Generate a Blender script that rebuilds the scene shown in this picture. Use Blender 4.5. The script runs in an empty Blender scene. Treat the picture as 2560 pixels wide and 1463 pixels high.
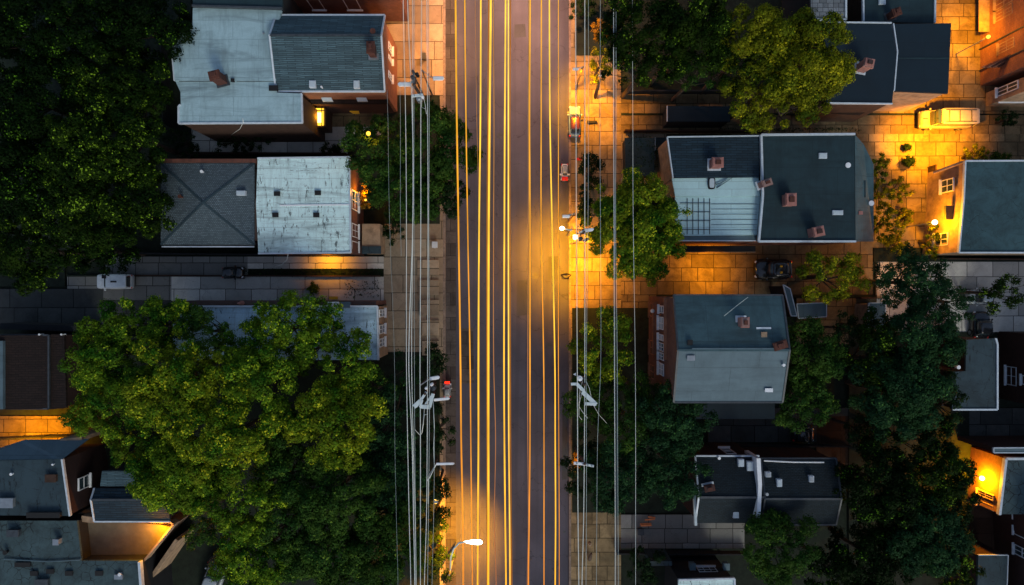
import bpy, math, random
import numpy as np
from mathutils import Vector
R = math.radians
random.seed(7)
S = bpy.context.scene
COL = S.collection
CAMZ, PPM = 60.0, 28.0

def P(px, py, z=0.0):
    """where the point seen at this spot of the photo stands if it is z metres up"""
    k = (CAMZ - z) / CAMZ / PPM
    return ((px - 1280) * k, -(py - 731.5) * k, z)

# ------------------------------------------------------------------ materials
def newmat(name):
    m = bpy.data.materials.new(name); m.use_nodes = True
    nt = m.node_tree; nt.nodes.clear()
    out = nt.nodes.new('ShaderNodeOutputMaterial')
    return m, nt, out
def N(nt, t, **kw):
    n = nt.nodes.new(t)
    for k, v in kw.items():
        if k in n.inputs.keys(): n.inputs[k].default_value = v
        else: setattr(n, k, v)
    return n
def c4(c): return (c[0], c[1], c[2], 1.0)
def ramp(nt, fac, stops):
    r = nt.nodes.new('ShaderNodeValToRGB')
    e = r.color_ramp.elements
    while len(e) > 2: e.remove(e[-1])
    for i, (p, c) in enumerate(stops):
        if i < 2: e[i].position = p; e[i].color = c4(c)
        else:
            x = e.new(p); x.color = c4(c)
    nt.links.new(fac, r.inputs[0]); return r.outputs[0]
def mixc(nt, fac, a, b, mode='MIX'):
    m = nt.nodes.new('ShaderNodeMix'); m.data_type = 'RGBA'; m.blend_type = mode
    for s, v in ((m.inputs[0], fac), (m.inputs[6], a), (m.inputs[7], b)):
        if hasattr(v, 'links') or hasattr(v, 'is_output'): nt.links.new(v, s)
        else: s.default_value = v if not isinstance(v, tuple) else c4(v)
    return m.outputs[2]
def noise(nt, vec, scale, detail=4, rough=.6, dist=0.0):
    n = N(nt, 'ShaderNodeTexNoise', Scale=scale, Detail=detail, Roughness=rough, Distortion=dist)
    nt.links.new(vec, n.inputs['Vector']); return n.outputs[0]
def coords(nt, scale=(1, 1, 1), rot=(0, 0, 0), loc=(0, 0, 0)):
    g = nt.nodes.new('ShaderNodeTexCoord')
    mp = N(nt, 'ShaderNodeMapping'); mp.inputs['Scale'].default_value = scale
    mp.inputs['Rotation'].default_value = rot; mp.inputs['Location'].default_value = loc
    nt.links.new(g.outputs['Object'], mp.inputs[0]); return mp.outputs[0]
def wallcoords(nt):
    g = nt.nodes.new('ShaderNodeTexCoord'); ge = nt.nodes.new('ShaderNodeNewGeometry')
    s1 = nt.nodes.new('ShaderNodeSeparateXYZ'); s2 = nt.nodes.new('ShaderNodeSeparateXYZ')
    nt.links.new(g.outputs['Object'], s1.inputs[0]); nt.links.new(ge.outputs['Normal'], s2.inputs[0])
    ab = N(nt, 'ShaderNodeMath', operation='ABSOLUTE'); nt.links.new(s2.outputs[0], ab.inputs[0])
    gt = N(nt, 'ShaderNodeMath', operation='GREATER_THAN'); nt.links.new(ab.outputs[0], gt.inputs[0]); gt.inputs[1].default_value = .7
    mx = nt.nodes.new('ShaderNodeMix'); mx.data_type = 'FLOAT'
    nt.links.new(gt.outputs[0], mx.inputs[0]); nt.links.new(s1.outputs[0], mx.inputs[2]); nt.links.new(s1.outputs[1], mx.inputs[3])
    cb = nt.nodes.new('ShaderNodeCombineXYZ')
    nt.links.new(mx.outputs[0], cb.inputs[0]); nt.links.new(s1.outputs[2], cb.inputs[1]); return cb.outputs[0]
def finish(nt, out, color, rough=.8, bump=None, bstr=.3, bdist=.03, metal=0, spec=.4):
    b = N(nt, 'ShaderNodeBsdfPrincipled', Roughness=rough, Metallic=metal)
    b.inputs['Specular IOR Level'].default_value = spec
    if isinstance(color, tuple): b.inputs['Base Color'].default_value = c4(color)
    else: nt.links.new(color, b.inputs['Base Color'])
    if bump is not None:
        bp = N(nt, 'ShaderNodeBump', Strength=bstr, Distance=bdist)
        nt.links.new(bump, bp.inputs['Height']); nt.links.new(bp.outputs[0], b.inputs['Normal'])
    nt.links.new(b.outputs[0], out.inputs[0])
    return b
def mul(c, k): return tuple(x * k for x in c)

def m_plain(name, c, rough=.7, var=.35, scale=3, metal=0, spec=.4):
    m, nt, out = newmat(name); v = coords(nt)
    f = noise(nt, v, scale, 6, .65)
    col = ramp(nt, f, [(.3, mul(c, 1 - var)), (.7, mul(c, 1 + var * .5))])
    finish(nt, out, col, rough, f, .15, .02, metal, spec); return m
def m_brick(name, a, b, mortar, sc=1.0):
    m, nt, out = newmat(name); v = wallcoords(nt)
    t = N(nt, 'ShaderNodeTexBrick', Color1=c4(a), Color2=c4(b), Mortar=c4(mortar), Scale=1.0)
    t.inputs['Brick Width'].default_value = .26 * sc; t.inputs['Row Height'].default_value = .1 * sc; t.inputs['Mortar Size'].default_value = .012 * sc
    nt.links.new(v, t.inputs[0])
    f = noise(nt, coords(nt), 1.2, 6, .7)
    col = mixc(nt, ramp(nt, f, [(.35, (0, 0, 0)), (.75, (.75, .75, .75))]), t.outputs[0], mul(a, .35))
    inv = N(nt, 'ShaderNodeMath', operation='SUBTRACT'); inv.inputs[0].default_value = 1; nt.links.new(t.outputs[1], inv.inputs[1])
    finish(nt, out, col, .9, inv.outputs[0], .5, .02); return m
def m_slab(name, c, w=1.7, h=1.4, off=.35, joint=.035, rot=0, dirt=.5, loc=(0, 0, 0)):
    """big concrete flags with dark joints, each flag a little different, cracked and stained"""
    m, nt, out = newmat(name); v = coords(nt, rot=(0, 0, rot), loc=loc)
    nz = N(nt, 'ShaderNodeTexNoise', Scale=1.3, Detail=3); nt.links.new(v, nz.inputs['Vector'])
    vm = N(nt, 'ShaderNodeVectorMath', operation='MULTIPLY_ADD')
    nt.links.new(nz.outputs[1], vm.inputs[0]); vm.inputs[1].default_value = (.07, .07, 0); nt.links.new(v, vm.inputs[2])
    t = N(nt, 'ShaderNodeTexBrick', Color1=c4(mul(c, .68)), Color2=c4(mul(c, 1.25)), Mortar=c4(mul(c, .1)), Scale=1.0, offset=off, squash=1.35, squash_frequency=3)
    t.inputs['Brick Width'].default_value = w; t.inputs['Row Height'].default_value = h; t.inputs['Mortar Size'].default_value = joint; t.inputs['Mortar Smooth'].default_value = .3
    nt.links.new(vm.outputs[0], t.inputs[0])
    st = noise(nt, v, .7, 8, .72, .4)
    col = mixc(nt, ramp(nt, st, [(.42, (0, 0, 0)), (.68, (dirt,) * 3)]), t.outputs[0], mul(c, .25))
    fine = noise(nt, v, 14, 4, .8)
    col = mixc(nt, ramp(nt, fine, [(.35, (.25,) * 3), (.6, (0, 0, 0))]), col, mul(c, .5))
    vo = N(nt, 'ShaderNodeTexVoronoi', feature='DISTANCE_TO_EDGE', Scale=.55)
    n2 = N(nt, 'ShaderNodeTexNoise', Scale=3, Detail=5); nt.links.new(v, n2.inputs['Vector'])
    va = N(nt, 'ShaderNodeVectorMath', operation='MULTIPLY_ADD'); nt.links.new(n2.outputs[1], va.inputs[0]); va.inputs[1].default_value = (.5, .5, .5); nt.links.new(v, va.inputs[2])
    nt.links.new(va.outputs[0], vo.inputs['Vector'])
    col = mixc(nt, ramp(nt, vo.outputs['Distance'], [(.003, (.5,) * 3), (.008, (0, 0, 0))]), col, mul(c, .35))
    inv = N(nt, 'ShaderNodeMath', operation='SUBTRACT'); inv.inputs[0].default_value = 1; nt.links.new(t.outputs[1], inv.inputs[1])
    finish(nt, out, col, .9, inv.outputs[0], .5, .03, spec=.15); return m
def m_shingle(name, c, row=.22, w=.34, rot=0, var=.3):
    m, nt, out = newmat(name); v = coords(nt, rot=(0, 0, rot))
    nz = N(nt, 'ShaderNodeTexNoise', Scale=.9, Detail=3); nt.links.new(v, nz.inputs['Vector'])
    vm = N(nt, 'ShaderNodeVectorMath', operation='MULTIPLY_ADD')
    nt.links.new(nz.outputs[1], vm.inputs[0]); vm.inputs[1].default_value = (.15, .15, 0); nt.links.new(v, vm.inputs[2])
    t = N(nt, 'ShaderNodeTexBrick', Color1=c4(mul(c, 1 - var)), Color2=c4(mul(c, 1 + var)), Mortar=c4(mul(c, .35)), Scale=1.0)
    t.inputs['Brick Width'].default_value = w; t.inputs['Row Height'].default_value = row; t.inputs['Mortar Size'].default_value = .03
    t.inputs['Mortar Smooth'].default_value = .6
    nt.links.new(vm.outputs[0], t.inputs[0])
    st = noise(nt, v, .8, 8, .7)
    col = mixc(nt, ramp(nt, st, [(.4, (0, 0, 0)), (.75, (.6,) * 3)]), t.outputs[0], mul(c, .45))
    inv = N(nt, 'ShaderNodeMath', operation='SUBTRACT'); inv.inputs[0].default_value = 1; nt.links.new(t.outputs[1], inv.inputs[1])
    finish(nt, out, col, .85, inv.outputs[0], .6, .03, spec=.3); return m
def m_rolled(name, c, stain=.5, black=.0, seam=1.1, rot=0, sheen=.75, seed=0.0, band=None):
    """rolled or painted flat roofing: seams, broad stains, streaks and black tar spots"""
    m, nt, out = newmat(name); v = coords(nt, rot=(0, 0, rot), loc=(seed, seed * .7, 0))
    nz = N(nt, 'ShaderNodeTexNoise', Scale=1.0, Detail=4); nt.links.new(v, nz.inputs['Vector'])
    vm = N(nt, 'ShaderNodeVectorMath', operation='MULTIPLY_ADD')
    nt.links.new(nz.outputs[1], vm.inputs[0]); vm.inputs[1].default_value = (.1, .1, 0); nt.links.new(v, vm.inputs[2])
    t = N(nt, 'ShaderNodeTexBrick', Color1=c4(mul(c, .95)), Color2=c4(mul(c, 1.05)), Mortar=c4(mul(c, .62)), Scale=1.0, offset=.43)
    t.inputs['Brick Width'].default_value = 4.7; t.inputs['Row Height'].default_value = seam; t.inputs['Mortar Size'].default_value = .018
    nt.links.new(vm.outputs[0], t.inputs[0])
    if band:
        bn = noise(nt, coords(nt, scale=(.16, 1.0, 1), loc=(seed, seed, 0)), .8, 9, .7, .6); b2 = noise(nt, coords(nt, scale=(2.4, .3, 1), loc=(seed, seed, 0)), .9, 8, .7)
        col0 = mixc(nt, ramp(nt, bn, [(.5, (0, 0, 0)), (.68, (band,) * 3)]), t.outputs[0], mul(c, .28)); col0 = mixc(nt, ramp(nt, b2, [(.5, (0, 0, 0)), (.72, (band * .7,) * 3)]), col0, mul(c, .35))
    else: col0 = t.outputs[0]
    st = noise(nt, v, .45, 9, .68, .5)
    col = mixc(nt, ramp(nt, st, [(.45, (0, 0, 0)), (.7, (stain,) * 3)]), col0, mul(c, .45))
    fine = noise(nt, v, 9, 6, .8)
    col = mixc(nt, ramp(nt, fine, [(.3, (.3,) * 3), (.55, (0, 0, 0))]), col, mul(c, .6))
    if black > 0:
        v2 = coords(nt, scale=(2.2, .55, 1), rot=(0, 0, rot), loc=(seed + 3, seed, 0))
        sn = noise(nt, v2, 1.6, 10, .78, .3)
        a = ramp(nt, sn, [(.582 - .014 * black, (0, 0, 0)), (.615 - .014 * black, (.92,) * 3)])
        v3 = coords(nt, scale=(.5, 3.2, 1), loc=(seed, 9 + seed, 0))
        s3 = noise(nt, v3, 1.8, 10, .8)
        b = ramp(nt, s3, [(.60 - .014 * black, (0, 0, 0)), (.635 - .014 * black, (.85,) * 3)])
        col = mixc(nt, a, col, mul(c, .09)); col = mixc(nt, b, col, mul(c, .12))
    finish(nt, out, col, sheen, fine, .2, .02, spec=.35); return m
def m_cracked(name, c, sc=1.1, dark=.08, wid=.035):
    m, nt, out = newmat(name); v = coords(nt)
    n2 = N(nt, 'ShaderNodeTexNoise', Scale=1.5, Detail=4); nt.links.new(v, n2.inputs['Vector'])
    va = N(nt, 'ShaderNodeVectorMath', operation='MULTIPLY_ADD'); nt.links.new(n2.outputs[1], va.inputs[0]); va.inputs[1].default_value = (.6, .6, .2); nt.links.new(v, va.inputs[2])
    vo = N(nt, 'ShaderNodeTexVoronoi', feature='DISTANCE_TO_EDGE', Scale=sc); nt.links.new(va.outputs[0], vo.inputs['Vector'])
    cr = ramp(nt, vo.outputs['Distance'], [(wid * .3, (1, 1, 1)), (wid, (0, 0, 0))])
    msk = ramp(nt, noise(nt, v, .5, 4), [(.42, (.15,) * 3), (.55, (1, 1, 1))])
    cr2 = mixc(nt, 1.0, cr, msk, 'MULTIPLY')
    st = noise(nt, v, .7, 9, .75, .5)
    col = mixc(nt, ramp(nt, st, [(.4, (0, 0, 0)), (.65, (.8,) * 3)]), c, mul(c, .35))
    col = mixc(nt, cr2, col, mul(c, dark))
    finish(nt, out, col, .8, vo.outputs['Distance'], .2, .02); return m
def m_asphalt(name, c):
    m, nt, out = newmat(name); v = coords(nt)
    a = noise(nt, v, .25, 6, .6); f = noise(nt, v, 30, 3, .8)
    vs = coords(nt, scale=(1.6, .04, 1))
    tr = noise(nt, vs, 1.0, 4, .5)
    col = ramp(nt, a, [(.35, mul(c, .8)), (.7, mul(c, 1.25))])
    col = mixc(nt, ramp(nt, tr, [(.45, (0, 0, 0)), (.65, (.45,) * 3)]), col, mul(c, .6))
    col = mixc(nt, ramp(nt, f, [(.35, (.5,) * 3), (.6, (0, 0, 0))]), col, mul(c, .5))
    vo = N(nt, 'ShaderNodeTexVoronoi', feature='DISTANCE_TO_EDGE', Scale=.23)
    n2 = N(nt, 'ShaderNodeTexNoise', Scale=1.2, Detail=7); nt.links.new(v, n2.inputs['Vector'])
    va = N(nt, 'ShaderNodeVectorMath', operation='MULTIPLY_ADD'); nt.links.new(n2.outputs[1], va.inputs[0]); va.inputs[1].default_value = (1.6, 1.6, .5); nt.links.new(v, va.inputs[2])
    nt.links.new(va.outputs[0], vo.inputs['Vector'])
    col = mixc(nt, ramp(nt, vo.outputs['Distance'], [(.001, (.7,) * 3), (.005, (0, 0, 0))]), col, mul(c, .25))
    finish(nt, out, col, .82, f, .35, .01, spec=.2); return m
def m_leaf(name, a, b, hi, trans=.3, hi_at=.8, patch=.55):
    """each leaf has its own green; a few take a painted bright highlight colour, in patches"""
    m, nt, out = newmat(name); v = coords(nt)
    ge = nt.nodes.new('ShaderNodeNewGeometry')
    at = nt.nodes.new('ShaderNodeAttribute'); at.attribute_name = 'tint'
    mm = N(nt, 'ShaderNodeMath', operation='MULTIPLY_ADD'); nt.links.new(ge.outputs['Random Per Island'], mm.inputs[0]); mm.inputs[1].default_value = .4
    m2 = N(nt, 'ShaderNodeMath', operation='MULTIPLY'); nt.links.new(at.outputs['Fac'], m2.inputs[0]); m2.inputs[1].default_value = .62; nt.links.new(m2.outputs[0], mm.inputs[2])
    base = ramp(nt, mm.outputs[0], [(0.0, a), (.45, mul(b, .6)), (hi_at, b), (.98, hi)])  # hi is a light-catching highlight put into the leaf colour
    pn = noise(nt, v, .55, 3, .6)
    col = mixc(nt, ramp(nt, pn, [(.38, (0, 0, 0)), (.68, (patch,) * 3)]), base, hi)
    d = nt.nodes.new('ShaderNodeBsdfPrincipled'); d.inputs['Roughness'].default_value = .6; d.inputs['Specular IOR Level'].default_value = .06
    nt.links.new(col, d.inputs['Base Color'])
    t = nt.nodes.new('ShaderNodeBsdfTranslucent'); nt.links.new(col, t.inputs[0])
    mx = nt.nodes.new('ShaderNodeMixShader'); mx.inputs[0].default_value = trans
    nt.links.new(d.outputs[0], mx.inputs[1]); nt.links.new(t.outputs[0], mx.inputs[2]); nt.links.new(mx.outputs[0], out.inputs[0])
    return m
def m_emit(name, c, s, c2=None):
    m, nt, out = newmat(name)
    e = N(nt, 'ShaderNodeEmission', Strength=s); e.inputs[0].default_value = c4(c)
    if c2:
        v = coords(nt, scale=(0, .05, 0)); f = noise(nt, v, 1, 2)
        nt.links.new(ramp(nt, f, [(.35, c), (.65, c2)]), e.inputs[0])
    nt.links.new(e.outputs[0], out.inputs[0]); return m
def m_glass(name, c=(.03, .05, .06)):
    m, nt, out = newmat(name); finish(nt, out, c, .08, spec=.9); return m
def m_paint(name, c, rough=.3):
    m, nt, out = newmat(name); f = noise(nt, coords(nt), 4, 6, .7)
    b = finish(nt, out, ramp(nt, f, [(.3, mul(c, .8)), (.6, c)]), rough, spec=.5)
    b.inputs['Coat Weight'].default_value = .6; return m

# ------------------------------------------------------------------ mesh building
class MB:
    def __init__(s): s.v = []; s.f = []
    def add(s, vs, fs):
        o = len(s.v); s.v += [tuple(x) for x in vs]; s.f += [tuple(i + o for i in f) for f in fs]
    def box(s, a, b, bev=0):
        (x0, y0, z0), (x1, y1, z1) = a, b
        s.add([(x0, y0, z0), (x1, y0, z0), (x1, y1, z0), (x0, y1, z0), (x0, y0, z1), (x1, y0, z1), (x1, y1, z1), (x0, y1, z1)],
              [(3, 2, 1, 0), (4, 5, 6, 7), (0, 1, 5, 4), (1, 2, 6, 5), (2, 3, 7, 6), (3, 0, 4, 7)])
    def prism(s, poly, z0, z1, cap0=True):
        n = len(poly); area = sum(poly[i][0] * poly[(i + 1) % n][1] - poly[(i + 1) % n][0] * poly[i][1] for i in range(n))
        if area < 0: poly = poly[::-1]
        s.add([(x, y, z0) for x, y in poly] + [(x, y, z1) for x, y in poly],
              [tuple(range(n, 2 * n))] + ([tuple(range(n))[::-1]] if cap0 else []) + [(i, (i + 1) % n, n + (i + 1) % n, n + i) for i in range(n)])
    def loft(s, rings, cap=True):
        n = len(rings[0]); vs = [p for r in rings for p in r]; fs = []
        for k in range(len(rings) - 1):
            for i in range(n):
                j = (i + 1) % n; fs.append((k * n + i, k * n + j, (k + 1) * n + j, (k + 1) * n + i))
        if cap: fs += [tuple(range(n))[::-1], tuple(range((len(rings) - 1) * n, len(rings) * n))]
        s.add(vs, fs)
    def tube(s, pts, r, n=6, r1=None, cap=True):
        pts = [Vector(p) for p in pts]; rings = []
        for i, p in enumerate(pts):
            d = (pts[min(i + 1, len(pts) - 1)] - pts[max(i - 1, 0)]).normalized()
            u = d.orthogonal() if i == 0 else (u - d * u.dot(d))
            u = u.normalized(); w = d.cross(u)
            t = i / max(1, len(pts) - 1); rr = r if r1 is None else r + (r1 - r) * t
            rings.append([tuple(p + (u * math.cos(2 * math.pi * k / n) + w * math.sin(2 * math.pi * k / n)) * rr) for k in range(n)])
        s.loft(rings, cap)
    def bar(s, p, q, w, h):
        """flat bar from p to q, w wide across, h high (z up from p)"""
        p, q = Vector(p), Vector(q); d = (q - p).normalized(); u = Vector((-d.y, d.x, 0)).normalized() * w / 2
        a = [p - u, p + u, q + u, q - u]
        s.add([tuple(x) for x in a] + [(x.x, x.y, x.z + h) for x in a], [(3, 2, 1, 0), (4, 5, 6, 7), (0, 1, 5, 4), (1, 2, 6, 5), (2, 3, 7, 6), (3, 0, 4, 7)])
    def ball(s, c, rx, ry=None, rz=None, nu=12, nv=7):
        ry = ry or rx; rz = rz or rx; vs = [(c[0], c[1], c[2] - rz)]
        for j in range(1, nv):
            t = math.pi * j / nv - math.pi / 2
            for i in range(nu):
                a = 2 * math.pi * i / nu; vs.append((c[0] + rx * math.cos(t) * math.cos(a), c[1] + ry * math.cos(t) * math.sin(a), c[2] + rz * math.sin(t)))
        vs.append((c[0], c[1], c[2] + rz)); fs = []
        for i in range(nu): fs.append((0, 1 + (i + 1) % nu, 1 + i)); fs.append((len(vs) - 1, len(vs) - 1 - nu + i, len(vs) - 1 - nu + (i + 1) % nu))
        for j in range(nv - 2):
            for i in range(nu):
                a = 1 + j * nu + i; b = 1 + j * nu + (i + 1) % nu; fs.append((a, b, b + nu, a + nu))
        s.add(vs, fs)
    def build(s, name, mat, parent=None, smooth=False, bevel=0, tagkw=None):
        org = (0, 0, 0); pr = parent
        while pr is not None: org = tuple(pr.location) if pr.type == 'EMPTY' else org; pr = pr.parent
        if parent is None:
            xs = [v[0] for v in s.v]; ys = [v[1] for v in s.v]
            org = ((min(xs) + max(xs)) / 2, (min(ys) + max(ys)) / 2, min(v[2] for v in s.v))
        me = bpy.data.meshes.new(name)
        me.from_pydata([(x - org[0], y - org[1], z - org[2]) for x, y, z in s.v], [], s.f)
        me.materials.append(mat)
        if smooth: me.polygons.foreach_set('use_smooth', [True] * len(me.polygons))
        o = bpy.data.objects.new(name, me); COL.objects.link(o)
        if parent is None: o.location = org
        else: o.parent = parent
        if bevel:
            b = o.modifiers.new('bevel', 'BEVEL'); b.width = bevel; b.segments = 2; b.limit_method = 'ANGLE'
        return o
def tag(o, label=None, cat=None, group=None, kind=None):
    if label: o['label'] = label
    if cat: o['category'] = cat
    if group: o['group'] = group
    if kind: o['kind'] = kind
    return o
def thing(name, label, cat, loc, group=None):
    o = bpy.data.objects.new(name, None); COL.objects.link(o); o.location = loc; o.empty_display_size = .3
    return tag(o, label, cat, group)

# ------------------------------------------------------------------ palette
M = {}
M['asphalt'] = m_asphalt('asphalt', (.082, .086, .118))
M['patch'] = m_asphalt('asphalt patch', (.06, .066, .075))
M['asphalt_gutter'] = m_slab('gutter concrete', (.085, .08, .078), 3.2, 1.1, .5, .02, dirt=.7)
M['kerb'] = m_plain('kerb stone', (.22, .18, .15), .9, .5)
M['soil'] = m_plain('dark soil and grass', (.010, .018, .010), .95, .7, 2)
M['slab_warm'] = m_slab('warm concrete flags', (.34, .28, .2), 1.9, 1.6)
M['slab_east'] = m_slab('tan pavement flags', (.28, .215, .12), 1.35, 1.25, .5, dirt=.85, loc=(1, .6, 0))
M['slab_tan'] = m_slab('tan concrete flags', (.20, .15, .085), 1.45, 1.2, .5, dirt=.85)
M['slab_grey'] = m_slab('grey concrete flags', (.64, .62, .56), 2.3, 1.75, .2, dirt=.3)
M['slab_mid'] = m_slab('mid grey concrete flags', (.28, .28, .26), 1.5, 1.3, .3, dirt=.3, loc=(3, 1, 0))
M['slab_dark'] = m_slab('dark concrete flags', (.08, .085, .082), 2.1, 1.7, .4)
M['slab_brown'] = m_slab('brown flags', (.06, .035, .025), 3.1, 1.4, .4, .02)
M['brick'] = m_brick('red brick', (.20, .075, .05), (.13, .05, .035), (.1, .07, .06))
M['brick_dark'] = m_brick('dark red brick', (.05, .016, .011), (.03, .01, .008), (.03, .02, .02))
M['brick_lit'] = m_brick('brick with orange light in colour', (.36, .15, .08), (.28, .11, .06), (.15, .1, .08), 1.5)  # orange lamp light put into the brick colour
M['tanwall'] = m_plain('tan render', (.36, .25, .16), .9, .5, 1.5)
M['brownwall'] = m_plain('brown boards', (.055, .028, .018), .9, .4, 2)
M['darkwall'] = m_plain('dark boards', (.012, .014, .017), .9, .4, 2)
M['pale_roof'] = m_rolled('pale painted roof', (.36, .52, .56), .6, .0, 1.5, seed=2.0, band=.75)
M['white_roof'] = m_rolled('white roof with tar scuffs', (.70, .92, .90), .15, .9, .8, seed=5.0, band=.8)
M['bluewhite_roof'] = m_rolled('blue white roof', (.48, .68, .80), .5, .7, .9, seed=8.0, band=.8)
M['mint_roof'] = m_rolled('pale metal roof', (.48, .70, .72), .25, .0, .62, sheen=.5, seed=1.0)
M['slate_shingle'] = m_shingle('slate blue shingle', (.07, .125, .15), .13, 1.3)
M['navy_shingle'] = m_shingle('navy shingle', (.014, .034, .052), .2, .9)
M['hip_shingle'] = m_shingle('grey shingle', (.125, .17, .195), .13, .16)
M['dark_shingle'] = m_shingle('black shingle', (.012, .024, .032), .12, .3)
M['brown_shingle'] = m_shingle('brown shingle', (.018, .01, .008), .2, .5, rot=0)
M['dark_flat'] = m_rolled('dark flat roof', (.015, .040, .050), .8, .0, 2.2, seed=4.0, band=.6)
M['teal_flat'] = m_rolled('teal grey flat roof', (.055, .11, .128), .7, .0, 2.6, seed=6.0, band=.75)
M['navy_flat'] = m_rolled('navy flat roof', (.005, .018, .030), .5, .0, 3.0, seed=7.0)
M['slate_flat'] = m_rolled('slate flat roof', (.10, .155, .185), .45, .0, 1.8, seed=9.0, band=.4)
M['slate_flat2'] = m_rolled('dull slate roof', (.03, .056, .07), .8, .5, 3.1, rot=.4, seed=11.0)
M['stained_teal'] = m_cracked('stained teal roof', (.035, .085, .10), .9, .35, .015)
M['cracked'] = m_cracked('cracked pale coating', (.05, .09, .10), 1.3, .1, .04)
M['olive_floor'] = m_plain('olive terrace felt', (.13, .115, .08), .9, .3, 1)
M['grid_roof'] = m_slab('gridded grey roof', (.2, .22, .24), .42, .35, 0, .02, dirt=.2)
M['trim'] = m_plain('pale metal trim', (.55, .62, .68), .5, .2)
M['white'] = m_plain('white paint', (.8, .82, .84), .5, .12)
M['trim_dark'] = m_plain('dark metal trim', (.05, .06, .07), .5, .4)
M['chim'] = m_brick('salmon chimney brick', (.5, .22, .18), (.42, .18, .15), (.3, .2, .18), .8)
M['chim_dark'] = m_brick('dark chimney brick', (.13, .045, .03), (.09, .03, .02), (.05, .03, .03), .8)
M['glass'] = m_glass('window glass')
M['glass_pale'] = m_plain('skylight glass with painted reflection', (.5, .58, .62), .25, .15)  # pale reflection put into the glass colour
M['wood'] = m_plain('weathered pole wood', (.09, .06, .045), .9, .4, 5)
M['arm'] = m_plain('painted crossarm', (.60, .68, .68), .6, .15)
M['cable'] = m_plain('pale cable jacket', (.76, .79, .72), .4, .05)
M['cable_thin'] = m_plain('grey cable jacket', (.40, .47, .45), .5, .1)
M['cable_dark'] = m_plain('dark cable jacket', (.08, .1, .13), .5, .1)
M['bark'] = m_plain('bark', (.05, .035, .025), .95, .5, 6)
M['metal'] = m_plain('galvanised metal', (.35, .38, .4), .4, .2, metal=.6)
M['black'] = m_plain('black rubber', (.012, .012, .013), .8, .2)
M['orange'] = m_plain('orange painted timber', (.75, .23, .08), .7, .2)
M['red'] = m_plain('red plastic', (.7, .03, .02), .5, .1)
M['yellow'] = m_plain('yellow plastic', (.8, .45, .02), .5, .1)
M['lamp_glow'] = m_emit('sodium lamp glass', (1, .78, .42), 6)
M['lamp_yellow'] = m_emit('yellow lamp glass', (1, .52, .05), 2.6)
M['lamp_white'] = m_emit('hot white lamp glass', (1, .9, .68), 9)
M['window_glow'] = m_emit('lit room', (1, .55, .04), 2.2)
M['window_core'] = m_emit('lit blind', (1, .8, .25), 3.5)
M['tail_glow'] = m_emit('red lamp', (1, .03, .01), 2)

LEAF = {
 'forest': m_leaf('vignette-dark leaves', (.0015, .006, .001), (.003, .016, .0015), (.12, .28, .015), .25, .84, .03),  # frame-edge darkness put into the leaf colour
 'forest2': m_leaf('vignette-dark lime-tipped leaves', (.002, .008, .001), (.006, .026, .002), (.26, .44, .025), .25, .8, .06),  # same edge darkening painted into these leaves
 'gold': m_leaf('yellow green leaves', (.005, .028, .003), (.038, .155, .010), (.55, .68, .03), .3, .72, .2),
 'gold2': m_leaf('olive yellow leaves', (.008, .034, .003), (.06, .195, .010), (.80, .74, .03), .3, .68, .22),
 'green': m_leaf('mid green leaves', (.006, .026, .005), (.024, .085, .013), (.16, .26, .03), .3, .8, .25),
 'teal': m_leaf('blue green leaves', (.005, .022, .010), (.016, .06, .024), (.08, .20, .045), .3, .82, .2),
 'olive': m_leaf('olive leaves', (.010, .026, .003), (.085, .15, .008), (.60, .52, .015), .3, .7, .3),
 'bush': m_leaf('dark bush leaves', (.004, .014, .005), (.012, .035, .010), (.05, .11, .022), .2, .87, .15),
 'amber': m_leaf('leaves with amber light in colour', (.12, .07, .012), (.25, .14, .015), (.5, .3, .02), .35, .6, .7),  # amber lamp glow is part of this leaf colour
}

# ------------------------------------------------------------------ world, sun, camera
W = bpy.data.worlds.new('World'); S.world = W; W.use_nodes = True
nt = W.node_tree; bg = nt.nodes['Background']
sky = nt.nodes.new('ShaderNodeTexSky'); sky.sky_type = 'NISHITA'; sky.sun_disc = False
SUN_EL, SUN_AZ = 36.0, 160.0      # behind cloud in the south-south-east
sky.sun_elevation = R(SUN_EL); sky.sun_rotation = R(SUN_AZ); sky.air_density = 1.0; sky.dust_density = 2.0; sky.ozone_density = 1.0
nt.links.new(sky.outputs[0], bg.inputs[0]); bg.inputs[1].default_value = .12
sl = bpy.data.lights.new('sun', 'SUN'); sl.energy = .9; sl.angle = R(16); sl.color = (.95, 1, .88)
so = bpy.data.objects.new('sun', sl); COL.objects.link(so)
az = R(SUN_AZ); d = Vector((math.sin(az) * math.cos(R(SUN_EL)), math.cos(az) * math.cos(R(SUN_EL)), math.sin(R(SUN_EL))))
so.rotation_euler = d.to_track_quat('Z', 'Y').to_euler()
cam = bpy.data.cameras.new('camera'); co = bpy.data.objects.new('camera', cam); COL.objects.link(co)
co.location = (0, 0, CAMZ); co.rotation_euler = (0, 0, 0)
cam.sensor_width = 36; cam.lens = 36 * CAMZ / (2560 / PPM); cam.clip_end = 2000; S.camera = co
S.view_settings.view_transform = 'Standard'; S.view_settings.look = 'None'; S.view_settings.exposure = 0; S.view_settings.gamma = 1
S.cycles.max_bounces = 6; S.cycles.diffuse_bounces = 2; S.cycles.transparent_max_bounces = 4
S.cycles.sample_clamp_indirect = 3; S.cycles.use_light_tree = True

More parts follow.
